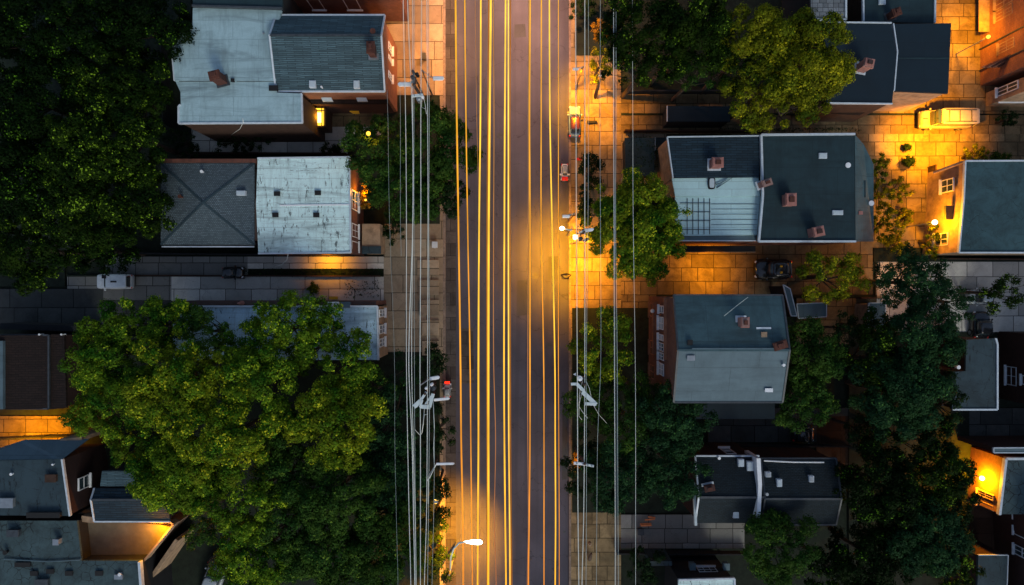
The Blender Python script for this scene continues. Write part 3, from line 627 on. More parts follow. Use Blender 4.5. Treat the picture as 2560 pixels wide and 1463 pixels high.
# --- large middle house east
r = house('big teal-black flat roof house with salmon chimneys, joined to a pale metal roof', 1920, 470, group=G_E)
flat(r, [(1668, 343), (1900, 340), (1898, 443), (1682, 445)], 5.6, 'navy_shingle', 'tanwall', edges=[0, 3], par=.08, tw=.1)
flat(r, [(1680, 446), (1896, 443), (1900, 490), (1688, 490)], 5.3, 'mint_roof', 'tanwall', trim=None)
flat(r, [(1688, 491), (1901, 490), (1892, 588), (1690, 590)], 5.15, 'mint_roof', 'brick', trim=None)
flat(r, [(1700, 591), (1890, 589), (1890, 602), (1696, 602)], 4.9, 'slate_flat', 'brick', trim='trim', edges=[2], par=.05, tw=.08)
flat(r, [(1902, 338), (2136, 336), (2138, 604), (1896, 604), (1906, 490)], 5.7, 'dark_flat', 'brick', edges=[0, 2, 3, 4], par=.16, tw=.16)
wq = [P(2137, 336, 5.7), P(2160, 362, 5.0), P(2184, 412, 4.9), P(2184, 604, 4.9), P(2139, 604, 5.7)]
m = MB(); m.add(wq + [(x, y, z - .15) for x, y, z in wq], [(4, 3, 2, 1, 0), (5, 6, 7, 8, 9), (0, 1, 6, 5), (1, 2, 7, 6), (2, 3, 8, 7), (3, 4, 9, 8)]); m.build('roof', M['teal_flat'], r)
m = MB(); m.prism(inset([p[:2] for p in wq], .2), -.05, 4.7); m.build('wall', M['brick'], r)
for px, py, w, d, hh, rr in ((1785, 412, .8, .7, 1.1, 0), (1905, 462, .7, .45, 1.2, .3), (1965, 503, .75, .9, 1.1, 0), (2030, 582, .8, .7, 1.3, .2)): chimney(r, px, py, 5.6, w, d, hh, 'chim', rr)
skylight(r, 2056, 390, 5.7, .65, .45); skylight(r, 2093, 532, 5.7, .85, .38); 
sk = MB(); x, y, _ = P(1778, 459, 5.3)
sk.prism([(x + .28 * math.copysign(abs(math.cos(t)) ** .5, math.cos(t)), y + .48 * math.copysign(abs(math.sin(t)) ** .5, math.sin(t))) for t in [k * math.pi / 12 for k in range(24)]], 5.2, 5.5); so_ = sk.build('skylight', M['black'], r)
sk = MB(); sk.prism([(x + .2 * math.copysign(abs(math.cos(t)) ** .5, math.cos(t)), y + .38 * math.copysign(abs(math.sin(t)) ** .5, math.sin(t))) for t in [k * math.pi / 12 for k in range(24)]], 5.5, 5.53); sk.build('pane', M['glass_pale'], so_)
m = MB(); q = [P(1790, 462, 5.4), P(1830, 445, 5.5), P(1792, 470, 5.35)]; m.tube(q, .05, 6); m.build('flashing', M['slate_flat'], r)
for px, py in ((2118, 414), (2176, 509)): vent(r, px, py, 5.6 if px < 2130 else 4.9, .14, .12, 'white')
vbox(r, 2150, 533, 5.5, .25, .2, .1, 'chim'); vbox(r, 2157, 473, 5.2, .3, 1.3, .06, 'dark_flat'); 
m = MB()
for k in range(5): a, b = P(1718 + k * 14, 496, 5.17), P(1718 + k * 14, 586, 5.17); m.bar(a, b, .05, .03)
for k in range(4): a, b = P(1700, 508 + k * 22, 5.175), P(1776, 508 + k * 22, 5.175); m.bar(a, b, .05, .03)
for k in range(6): a, b = P(1778, 510 + k * 13, 5.175), P(1892, 510 + k * 13, 5.175); m.bar(a, b, .025, .015)
m.build('roof_battens', M['trim_dark'], r)
m = MB(); a, b = P(1700, 622, 2.6), P(1890, 622, 2.6); m.bar((a[0], a[1], 2.4), (b[0], b[1], 2.4), .5, .1); m.build('canopy', M['darkwall'], r)
m = MB(); m.bar((a[0], a[1] - .28, 2.4), (b[0], b[1] - .28, 2.4), .05, .14); m.build('canopy_edge', M['tanwall'], r)
# --- east edge stained roof
r = house('stained teal flat roof at the right edge with a lit tan wall and long awning', 2500, 520, group=G_E)
flat(r, [(2412, 403), (2900, 401), (2900, 632), (2396, 632), (2408, 500)], 5.2, 'stained_teal', 'tanwall', par=.12, tw=.12, edges=[0, 2, 3, 4])
xw = wallx(2404, 5.2) + .15
window(r, 'W', xw - .12, 2.6, 4.2, wally(478, 4), wally(445, 4), 1); window(r, 'W', xw - .2, 1.8, 3.6, wally(612, 4), wally(580, 4), 1)
m = MB(); a = P(2366, 514, 4); b = P(2404, 548, 4); m.box((a[0], b[1], 3.7), (b[0] + .5, a[1], 3.95)); m.build('awning', M['trim_dark'], r)
m = MB(); a = P(2334, 432, 3.2); b = P(2408, 405, 5); m.tube([a, b], .12, 6); m.build('rail', M['tanwall'], r)
# --- east lower middle
r = house('tall brick house with grey gable roof and a row of windows facing the road', 1820, 870, group=G_E)
gable(r, 1684, 738, 1956, 1006, 10.0, 1.3, 'teal_flat', 'brick', 'x', .5, trim='trim_dark', roof2='slate_flat')  # light on the south slope put into its paler roof colour
xw = wallx(1684, 10) + .15
for y0, y1, z0, z1, mt, mu in ((764, 783, 4.6, 6.2, 'glass', 0), (792, 824, 4.4, 6.2, 'glass_pale', 1), (836, 852, 4.4, 6.2, 'glass_pale', 0), (857, 878, 4.4, 6.2, 'glass', 1), (881, 900, 4.4, 6.2, 'glass', 1), (908, 938, 4.4, 6.2, 'glass_pale', 1)):
    window(r, 'W', xw, z0, z1, *sorted((wally(y0, 5.3), wally(y1, 5.3))), mu, mt)
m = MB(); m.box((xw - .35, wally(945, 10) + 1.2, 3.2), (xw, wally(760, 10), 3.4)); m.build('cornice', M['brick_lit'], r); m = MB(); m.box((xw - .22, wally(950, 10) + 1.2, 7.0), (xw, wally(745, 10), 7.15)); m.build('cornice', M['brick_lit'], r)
m = MB(); x, y, _ = P(1632, 780, 3.0); m.ball((xw - .4, wally(778, 4), 3.7), .18); m.build('globe_light', M['white'], r)
for py in (775, 870, 930): window(r, 'W', xw, .9, 2.6, wally(py, 2) - .6, wally(py, 2) + .6, 1, frame='brick_lit')
chimney(r, 1852, 805, 10.6, .5, .65, 1.0, 'chim'); vbox(r, 1908, 838, 10.7, 1.0, 1.1, .06, 'trim', 'roof_hatch'); vbox(r, 1908, 838, 10.8, .35, .4, .15, 'tanwall', 'vent_cowl')
chimney(r, 1944, 862, 10.9, .9, .5, .6, 'chim_dark', .3); vbox(r, 1724, 856, 11.1, .3, .3, .1, 'black'); vbox(r, 1726, 895, 11.1, .5, .3, .15, 'metal'); vent(r, 1955, 912, 10.9, .07, .3, 'white'); vbox(r, 1920, 975, 10.3, .5, .2, .15, 'white', 'air_vent')
m = MB(); m.tube([P(1870, 743, 10.5), P(1845, 762, 10.9), P(1810, 790, 11.1)], .025, 5); m.build('roof_cable', M['cable_thin'], r)
m = MB(); a, b = P(1730, 872, 11.35), P(1950, 872, 11.35); m.bar((a[0], a[1], 11.3), (b[0], b[1], 11.3), .1, .08); m.build('ridge_trim', M['slate_flat'], r)
m = MB(); a, b = P(1740, 1022, 4), P(1940, 1022, 4); m.box((a[0], b[1] - .9, 3.6), (b[0], a[1] + .4, 3.75)); m.build('rear_awning', M['navy_flat'], r)
# --- sheds east
def shed(label, poly, h, roof, wall, name='shed', cat='shed', edges=None, grp=None):
    cx = sum(p[0] for p in poly) / len(poly); cy = sum(p[1] for p in poly) / len(poly)
    r = house(label, cx, cy, name, cat, grp); flat(r, poly, h, roof, wall, par=.04, tw=.07, edges=edges); return r
shed('pale grey shed roof behind the tall brick gable house', [(1992, 760), (2066, 757), (2066, 792), (1996, 796)], 2.6, 'slate_flat', 'brownwall', grp='sheds')
shed('narrow upright shed with white edges and tan middle among the trees', [(2172, 758), (2213, 757), (2213, 822), (2170, 822)], 2.6, 'slate_flat', 'tanwall', grp='sheds')
shed('dark blue long flat-topped container beside the driveway and olive tree', [(1668, 265), (1826, 266), (1826, 304), (1668, 304)], 2.4, 'navy_flat', 'darkwall', 'container', 'container', [3])
shed('slate roofed wall wedge leaning against the brick gable house', [(1958, 712), (1975, 722), (1992, 790), (1978, 790)], 3.4, 'slate_flat', 'darkwall', 'lean_to', 'lean-to')
shed('small dark green ivy-topped yard shelter beside the gravel strip', [(1562, 345), (1636, 345), (1636, 440), (1564, 440)], 1.9, 'dark_flat', 'darkwall', 'shelter', 'shelter', [])
# --- south-east double house
r = house('dark shingled double house split by a white-topped party wall', 1910, 1225, group=G_E)
gable(r, 1738, 1140, 1898, 1308, 5.6, 1.0, 'dark_shingle', 'brick_dark', 'x', .56, trim='trim', trims='wn')
gable(r, 1902, 1146, 2090, 1312, 5.7, .9, 'dark_shingle', 'brick_dark', 'x', .56, trim='trim_dark')
m = MB(); a, b, c = P(1890, 1142, 6.2), P(1902, 1215, 6.9), P(1890, 1290, 6.2); m.bar((a[0], a[1], 4), (b[0], b[1], 4), .32, 2.75); m.bar((b[0], b[1], 4), (c[0], c[1], 4), .3, 2.75); m.build('party_wall', M['white'], r)
m = MB(); a, b = P(1735, 1207, 5.6), P(1735, 1308, 5.6); m.bar((a[0], a[1], 5.4), (b[0], b[1], 5.9), .2, .3); m.build('verge_board', M['arm'], r)
skylight(r, 1852, 1157, 6.0, .45, .6); skylight(r, 1875, 1165, 6.0, .5, .75); skylight(r, 1839, 1286, 5.9, .45, .55); skylight(r, 1948, 1207, 6.4, .38, .6); skylight(r, 2028, 1197, 6.3, .35, .5, 'metal'); skylight(r, 1920, 1186, 6.3, .4, .4, 'metal')
chimney(r, 1770, 1217, 6.3, .7, .4, .5, 'chim_dark', .2); vent(r, 1915, 1234, 6.6, .08, .2); vent(r, 1796, 1144, 5.8, .08, .2, 'white')
yn = wally(1140, 5.6) - .15; window(r, 'N', yn, 2.4, 4.4, wallx(1808, 3.5), wallx(1833, 3.5), 0)
m = MB(); a, b = P(1910, 1152, 5.9), P(2060, 1156, 5.9); m.tube([a, ((a[0] + b[0]) / 2, a[1] - .1, 5.95), b], .06, 6); m.build('roof_flashing', M['white'], r)
# --- bottom house
r = house('pale patched roof with dormer windows at the bottom edge, right of the road', 1760, 1480, group=G_E)
flat(r, [(1696, 1450), (1836, 1446), (1840, 1700), (1690, 1700)], 5.0, 'white_roof', 'darkwall', edges=[0, 1], par=.1)
yn = wally(1448, 5) - .12; window(r, 'N', yn, 2.4, 3.4, wallx(1745, 3), wallx(1792, 3), 2, frame='trim')
for px in (1729, 1813): vbox(r, px, 1413, 2.9, .45, .5, .35, 'slate_flat', 'dormer')
m = MB(); a, b = P(1625, 1406, 2.8), P(1680, 1406, 2.8); m.box((a[0], a[1] - .3, 0), (b[0], a[1] + .1, 2.8)); m.build('rear_wall', M['slate_flat2'], r)
# --- east edge, south
r = house('slate roof sagging like cloth beside the dark brown right-edge house', 2440, 930, group=G_E)
flat(r, [(2416, 850), (2488, 846), (2492, 860), (2492, 1024), (2380, 1024), (2380, 930), (2414, 928)], 5.2, 'slate_flat2', 'brick_dark', edges=[1, 2, 3], par=.1)
vent(r, 2394, 918, 5.2, .1, .1, 'white')
r = house('dark brown house at the right edge with two small framed windows', 2620, 920, group=G_E)
flat(r, [(2640, 838), (2900, 838), (2900, 1030), (2640, 1030)], 6.5, 'brown_shingle', 'brick_dark')
xw = wallx(2640, 6.5) + .12; window(r, 'W', xw, 2.8, 4.2, wally(966, 4), wally(942, 4), 0, frame='trim'); window(r, 'W', xw, 1.0, 2.2, wally(965, 2), wally(918, 2), 1, 'glass_pale', 'trim')
r = house('pale cracked roof at the lower right edge over an orange-lit brick wall', 2580, 1215, group=G_E)
flat(r, [(2512, 1146), (2900, 1146), (2900, 1286), (2496, 1286)], 4.2, 'cracked', 'brick', edges=[0, 3], par=.2, tw=.2)
xw = wallx(2502, 4.2)
for y0, y1 in ((1262, 1275), (1235, 1250)): window(r, 'W', xw + .0, 1.5, 3.4, *sorted((wally(y0, 3), wally(y1, 3))), 1, frame='tanwall')
r = house('dark brick row house with slanted windows in the lower right corner', 2700, 1380, group=G_E)
flat(r, [(2620, 1290), (2900, 1290), (2900, 1700), (2640, 1700)], 6.5, 'brown_shingle', 'brick_dark')
xw = wallx(2625, 6.5) + .1
for y0, y1 in ((1290, 1310), (1330, 1350), (1375, 1400)): window(r, 'W', xw, 2.6, 4.4, *sorted((wally(y0, 4), wally(y1, 4))), 1, frame='trim')
shed('blue-grey streaked flat roof in the lower right corner beside the trees', [(2446, 1388), (2520, 1388), (2512, 1600), (2440, 1600)], 3.6, 'slate_flat2', 'brick_dark', 'extension', 'extension', [0, 1])
shed('thin slate roof strip above the pale cracked roof', [(2484, 1120), (2900, 1118), (2900, 1132), (2484, 1132)], 4.8, 'slate_flat', 'brick_dark', 'extension', 'extension')

# ------------------------------------------------------------------ walls, fences, small yard things
def fence(label, p, q, h, mat, w=.12, posts=True, group='fences and hedges between the yards'):
    a, b = P(*p), P(*q); r = thing('fence', label, 'fence', ((a[0] + b[0]) / 2, (a[1] + b[1]) / 2, 0), group)
    m = MB(); m.bar((a[0], a[1], .15), (b[0], b[1], .15), w * .5, h - .15); m.build('boards', M[mat], r)
    L = math.dist(a, b); k = max(2, int(L / 2.2))
    for i in range(k + 1):
        t = i / k; x, y = a[0] + (b[0] - a[0]) * t, a[1] + (b[1] - a[1]) * t; m = MB(); m.box((x - .06, y - .06, 0), (x + .06, y + .06, h + .12)); m.build('post', M[mat], r)
    m = MB(); m.bar((a[0], a[1], h + .003), (b[0], b[1], h + .003), w, .05); m.build('top_rail', M[mat], r)
fence('dark fence along the upper edge of the north-east driveway', (1560, 236), (1830, 236), 1.1, 'darkwall')
fence('dark fence between driveway and the big teal-black house', (1560, 332), (1900, 333), .9, 'brownwall')
fence('long low dark fence south of the hip-roofed house', (240, 634), (890, 640), 1.0, 'darkwall')
fence('dark fence left of the pale stained house', (425, 120), (430, 320), 1.6, 'darkwall')
fence('thin fence under the white-roofed house driveway', (300, 689), (950, 691), .35, 'brownwall')
fence('dark fence north of the lower left slate house', (0, 1092), (260, 1080), 1.3, 'darkwall')
fence('fence beside the orange-lit alley by the stained teal roof', (2318, 420), (2322, 640), 1.2, 'brownwall')
fence('fence below the stained teal roof', (2330, 648), (2560, 650), .8, 'brownwall')
fence('dark fence at the back of the lower right path', (1780, 1108), (2110, 1110), 1.1, 'darkwall')
fence('dark fence along the bottom right driveway', (1540, 1374), (1860, 1376), 1.0, 'darkwall')
fence('brown fence between the two alleys left of the hip-roofed house', (480, 388), (870, 390), 1.1, 'brownwall')
fence('brown fence running beside the shed with white edges', (2140, 745), (2200, 745), .9, 'brownwall')

# ------------------------------------------------------------------ trees
rng = np.random.default_rng(11)
def leaf_mesh(name, cen, nor, size, mat, org, tint=None):
    n = len(cen)
    if tint is None: tint = rng.uniform(0, 1, n)
    ref = rng.normal(size=(n, 3)); u = np.cross(nor, ref); u /= np.linalg.norm(u, axis=1, keepdims=True) + 1e-9
    w = np.cross(nor, u)
    sz = size * rng.uniform(.65, 1.3, (n, 1)); asp = rng.uniform(.5, .8, (n, 1))
    v = np.stack([cen - u * sz, cen - w * sz * asp + nor * sz * .12, cen + u * sz, cen + w * sz * asp + nor * sz * .12], 1) - np.array(org)
    me = bpy.data.meshes.new(name); me.vertices.add(4 * n); me.loops.add(4 * n); me.polygons.add(n)
    me.vertices.foreach_set('co', v.reshape(-1).astype(np.float32))
    me.loops.foreach_set('vertex_index', np.arange(4 * n, dtype=np.int32))
    me.polygons.foreach_set('loop_start', np.arange(0, 4 * n, 4, dtype=np.int32))
    me.update(calc_edges=True); me.materials.append(mat)
    me.attributes.new('tint', 'FLOAT', 'POINT').data.foreach_set('value', np.repeat(tint, 4).astype(np.float32))
    o = bpy.data.objects.new(name, me); COL.objects.link(o); return o
def tree(label, px, py, rx, ry, top, kind, group='street and yard trees', dens=1.0, leaf=.085, lobe=1.0, name='tree', flatn=1.0, gap=.0):
    cz = top - .42 * min(rx, ry) / PPM * flatn * .8
    cx, cy, _ = P(px, py, cz); k = (CAMZ - cz) / CAMZ / PPM; RX, RY = rx * k * (1.09 if rx > 60 else 1.03), ry * k * (1.09 if ry > 60 else 1.03); RZ = min(RX, RY) * .62 * flatn
    RZ = min(RZ, top * .45); cz = top - RZ
    r = thing(name, label, 'tree' if name == 'tree' else name.split('_')[-1], (cx, cy, 0), group)
    ph = rng.uniform(0, 6.28, 4)
    def wob(a): return 1 + .1 * np.sin(3 * a + ph[0]) + .07 * np.sin(5 * a + ph[1]) + .05 * np.sin(8 * a + ph[2])
    # lobes: foliage masses at the ends of the limbs
    nl = max(9, int(RX * RY * 2.2 / lobe ** 2)); u = rng.uniform(0, 1, nl)
    an = np.arange(nl) * 2.39996 + rng.uniform(-.3, .3, nl); rad = np.sqrt((np.arange(nl) + .5) / nl) * rng.uniform(.9, 1.02, nl)
    lr = rng.uniform(.5, 1.0, nl) * .85 * lobe * min(1.15, max(.55, min(RX, RY) / 3.2))
    wb = wob(an); fr = np.clip(rad, 0, .97)
    lx = fr * np.cos(an) * wb * (RX - lr * .75); ly = fr * np.sin(an) * wb * (RY - lr * .75)
    lz = np.sqrt(np.clip(1 - fr ** 2, 0, 1)) * (RZ - lr * .4) + rng.uniform(-1, .3, nl) * RZ * .5
    L = np.stack([lx, ly, lz], 1)
    # low skirt lobes
    ns = nl // 3; a2 = rng.uniform(0, 6.28, ns); r2 = rng.uniform(.5, .93, ns)
    L2 = np.stack([r2 * np.cos(a2) * (RX - .3), r2 * np.sin(a2) * (RY - .3), rng.uniform(-.5, .1, ns) * RZ], 1)
    L = np.concatenate([L, L2]); lr = np.concatenate([lr, rng.uniform(.5, .9, ns) * lr.mean()])
    cen = []; nor = []; tin = []
    for (c, rr) in zip(L, lr):
        nc = max(12, int(rr * rr * 180 * dens))          # leaf rosettes on this mass
        d = rng.normal(size=(nc, 3)); d[:, 2] = d[:, 2] * .8 + .45; d /= np.linalg.norm(d, axis=1, keepdims=True)
        bump = 1 + .22 * np.sin(d[:, :1] * 5 + c[0] * 3) * np.cos(d[:, 1:2] * 5 + c[1] * 2)
        base = c + d * rr * bump * (rng.uniform(.45, 1.0, (nc, 1)) ** .4) * np.array([1, 1, .8])
        per = 8
        off = rng.normal(size=(nc, per, 3)) * (.12 * leaf / .1)
        pts = (base[:, None, :] + off); nn = d[:, None, :] * .8 + off / (.12 * leaf / .1) * .6 + np.array([0, 0, .35]) + rng.normal(size=(nc, per, 3)) * .3
        tin.append(np.repeat(np.clip(rng.uniform(0, 1, nc) + rng.uniform(-.42, .32), 0, 1), per)); cen.append(pts.reshape(-1, 3)); nor.append(nn.reshape(-1, 3))
    cen = np.concatenate(cen) + np.array([cx, cy, cz]); nor = np.concatenate(nor); nor /= np.linalg.norm(nor, axis=1, keepdims=True)
    ok = cen[:, 2] > .15; cen, nor, tin = cen[ok], nor[ok], np.concatenate(tin)[ok]
    o = leaf_mesh('crown', cen, nor, leaf, LEAF[kind], (cx, cy, 0), tin); o.parent = r
    m = MB(); rt = .05 + .035 * max(RX, RY)
    b = Vector((cx, cy, -.05)); t = Vector((cx + rng.uniform(-.3, .3), cy + rng.uniform(-.3, .3), max(.3, cz - RZ * .2)))
    m.tube([b, (b + t) / 2 + Vector((rng.uniform(-.15, .15), rng.uniform(-.15, .15), 0)), t], rt * 1.3, 8, rt * .7)
    for c in L[::max(1, len(L) // 9)]:
        e = Vector((cx + c[0] * .9, cy + c[1] * .9, cz + c[2] * .85)); s0 = b.lerp(t, rng.uniform(.6, .98))
        m.tube([s0, s0.lerp(e, .5) + Vector((0, 0, -.1)), e], rt * .45, 5, rt * .1)
    m.build('trunk', M['bark'], r)
    return r
F = 'dark trees of the north-west wood'
for i, (lab, px, py, rx, ry, top, kind) in enumerate([
    ('dark tree crown in the top left corner', 70, 70, 125, 120, 10, 'forest'),
    ('dark tree left of the pale stained roof, at the top edge', 345, 55, 130, 105, 9, 'forest'),
    ('second dark tree from the top left corner', 200, 60, 90, 100, 10.5, 'forest'),
    ('dark lime-tipped tree at the left edge, upper third', 60, 250, 125, 115, 10, 'forest'),
    ('dark tree whose right side faces the pale stained house', 265, 205, 130, 110, 9.5, 'forest2'),
    ('lime-tipped tree reaching out beside the pale stained house corner', 320, 330, 95, 135, 9.5, 'forest2'),
    ('lime-flecked tree in the middle of the wood', 190, 380, 120, 110, 10.5, 'forest2'),
    ('dark tree at the left edge, level with the hip roof', 45, 440, 120, 115, 10, 'forest'),
    ('lime-tipped tree touching the hip-roofed house', 335, 510, 85, 110, 9, 'forest2'),
    ('dark tree just left of the tree touching the hip roof', 210, 540, 110, 105, 10, 'forest2'),
    ('dark tree at the lower left corner of the wood', 65, 620, 125, 100, 9, 'forest2'),
    ('small dark tree above the white parked van', 255, 625, 75, 70, 7, 'forest'),
]): tree(lab, px, py, rx, ry, top, kind, F)
tree('dim bush in the gap between the pale stained house and hip-roofed house', 600, 352, 75, 36, 2.2, 'bush', 'bushes and hedges', name='bush', leaf=.07, lobe=.6)
tree('low dim bush left of the yard between the two west houses', 455, 350, 55, 45, 2.6, 'bush', 'bushes and hedges', name='bush', leaf=.07, lobe=.6)
tree('small round bush near the glowing bay window', 826, 372, 42, 18, 1.6, 'bush', 'bushes and hedges', name='bush', leaf=.07, lobe=.5)
tree('brown-tipped scrub by the white-roofed house corner', 980, 560, 30, 60, 1.6, 'bush', 'bushes and hedges', name='bush', leaf=.07, lobe=.5)
tree('small yellowish bush on the lower west driveway', 782, 722, 16, 17, .9, 'olive', 'bushes and hedges', name='bush', leaf=.06, lobe=.4)
Gw = 'trees along the west pavement'
tree('green street tree with a glowing lamp poking through its crown', 935, 375, 82, 95, 8, 'green', Gw)
tree('green street tree under the white cables, overhanging the road', 1085, 375, 112, 118, 8.3, 'green', Gw)
tree('lower green tree between white-roofed house and cables', 1010, 480, 95, 80, 7.4, 'green', Gw)
tree('dark tree overhanging the kerb where the amber lines begin to bend', 1110, 475, 62, 85, 7, 'bush', Gw)
B = 'yellow-green trees of the big south-west cluster'
for lab, px, py, rx, ry, top, kind in [
    ('leftmost tree of the big cluster beside the dark brown house', 250, 900, 98, 100, 9, 'gold'),
    ('northern tree of the big cluster beside the blue-white roof', 365, 810, 130, 78, 9, 'gold'),
    ('tree of the big cluster below the leftmost one, over the orange-lit path', 260, 1030, 105, 85, 9, 'gold'),
    ('yellow-topped tree at the heart of the big cluster', 430, 970, 125, 115, 11.5, 'gold2'),
    ('bright green tree covering the middle of the blue-white roof', 710, 820, 120, 88, 10, 'gold'),
    ('tree just left of the gap showing blue-white roof', 510, 830, 62, 72, 9, 'green'),
    ('tree covering the south-east corner of the blue-white roof', 865, 900, 82, 98, 10, 'gold'),
    ('large tree in the centre right of the big cluster', 640, 955, 110, 100, 11, 'gold'),
    ('tree with the most yellow tips in the lower middle of the cluster', 545, 1100, 130, 110, 12, 'gold2'),
    ('tree over the small dark blue shingled house', 430, 1200, 110, 105, 10.5, 'gold'),
    ('broad tree with amber tips right of the cluster centre', 830, 1060, 125, 115, 11, 'gold2'),
    ('dark gap tree between the two brightest crowns of the cluster', 700, 1100, 80, 85, 9.5, 'green'),
    ('deep green tree in the south-east of the cluster', 830, 1240, 130, 105, 10, 'green'),
    ('deep green tree south of the cluster centre', 600, 1265, 125, 85, 10.5, 'gold'),
    ('tree at the bottom edge beside the parked car', 640, 1395, 120, 100, 9, 'gold'),
    ('dark tree at the bottom edge in the middle of the cluster', 800, 1400, 120, 95, 9, 'green'),
    ('dark tree at the bottom edge nearest the cables', 950, 1380, 110, 110, 8.5, 'green'),
    ('teal-green tree between the cluster and the west cables', 975, 1060, 78, 125, 8, 'teal'),
    ('teal-green tree under the west cables south of the crossarms', 1000, 1200, 90, 105, 7.6, 'teal'),
    ('young tree between cables and blue-white house', 1010, 930, 50, 62, 6, 'teal'),
    ('crown over the right part of the blue-white roof', 800, 800, 68, 62, 9, 'gold'),
    ('shaded crown at the upper left corner of the blue-white roof', 450, 800, 62, 52, 8, 'green'),
    ('crown over the lower middle edge of the blue-white roof', 770, 880, 60, 60, 9, 'gold'),
    ('filler crown between the two northern trees of the cluster', 600, 880, 70, 70, 9, 'gold'),
    ('crown beside the small dark blue shingled house, upper right', 350, 1110, 85, 70, 9, 'gold'),
    ('shaded crown right of the yellow-tipped tree in the cluster', 700, 1190, 85, 80, 9.5, 'green'),
    ('shaded crown close to the west cables, lower half', 930, 1180, 80, 85, 8, 'teal'),
    ('crown between the cables and the cluster at the bottom', 960, 1290, 85, 75, 8, 'green'),
    ('dark crown by the lit terrace corner', 500, 1330, 50, 55, 6, 'green'),
    ('crown just under the leftmost pair of the cluster', 345, 985, 75, 75, 10, 'gold'),
    ('shaded crown east of the cluster, level with the crooked crossarms', 930, 980, 60, 75, 8, 'green'),
    ('bright crown between the heart of the cluster and the blue-white roof', 560, 950, 70, 70, 11, 'gold2'),
    ('crown at the bottom edge left of the dark middle tree', 710, 1330, 80, 70, 9.5, 'green'),
]: tree(lab, px, py, rx, ry, top, kind, B)
tree('dark kerbside tree below the lone west lamp arm', 1088, 1225, 42, 45, 6.5, 'bush', Gw)
tree('ragged dark kerbside tree just above the curved street lamp', 1085, 1300, 48, 42, 6.3, 'bush', Gw)
tree('dark kerbside tree at the bottom edge beside the curved street lamp', 1082, 1410, 60, 70, 6.3, 'bush', Gw)
tree('dark shrub on the kerb right of the crooked west crossarms', 1095, 1085, 50, 75, 5.5, 'bush', Gw)
tree('dim tree west of the crooked crossarms', 1085, 900, 34, 48, 4.5, 'bush', Gw)
E_ = 'trees on the east side'
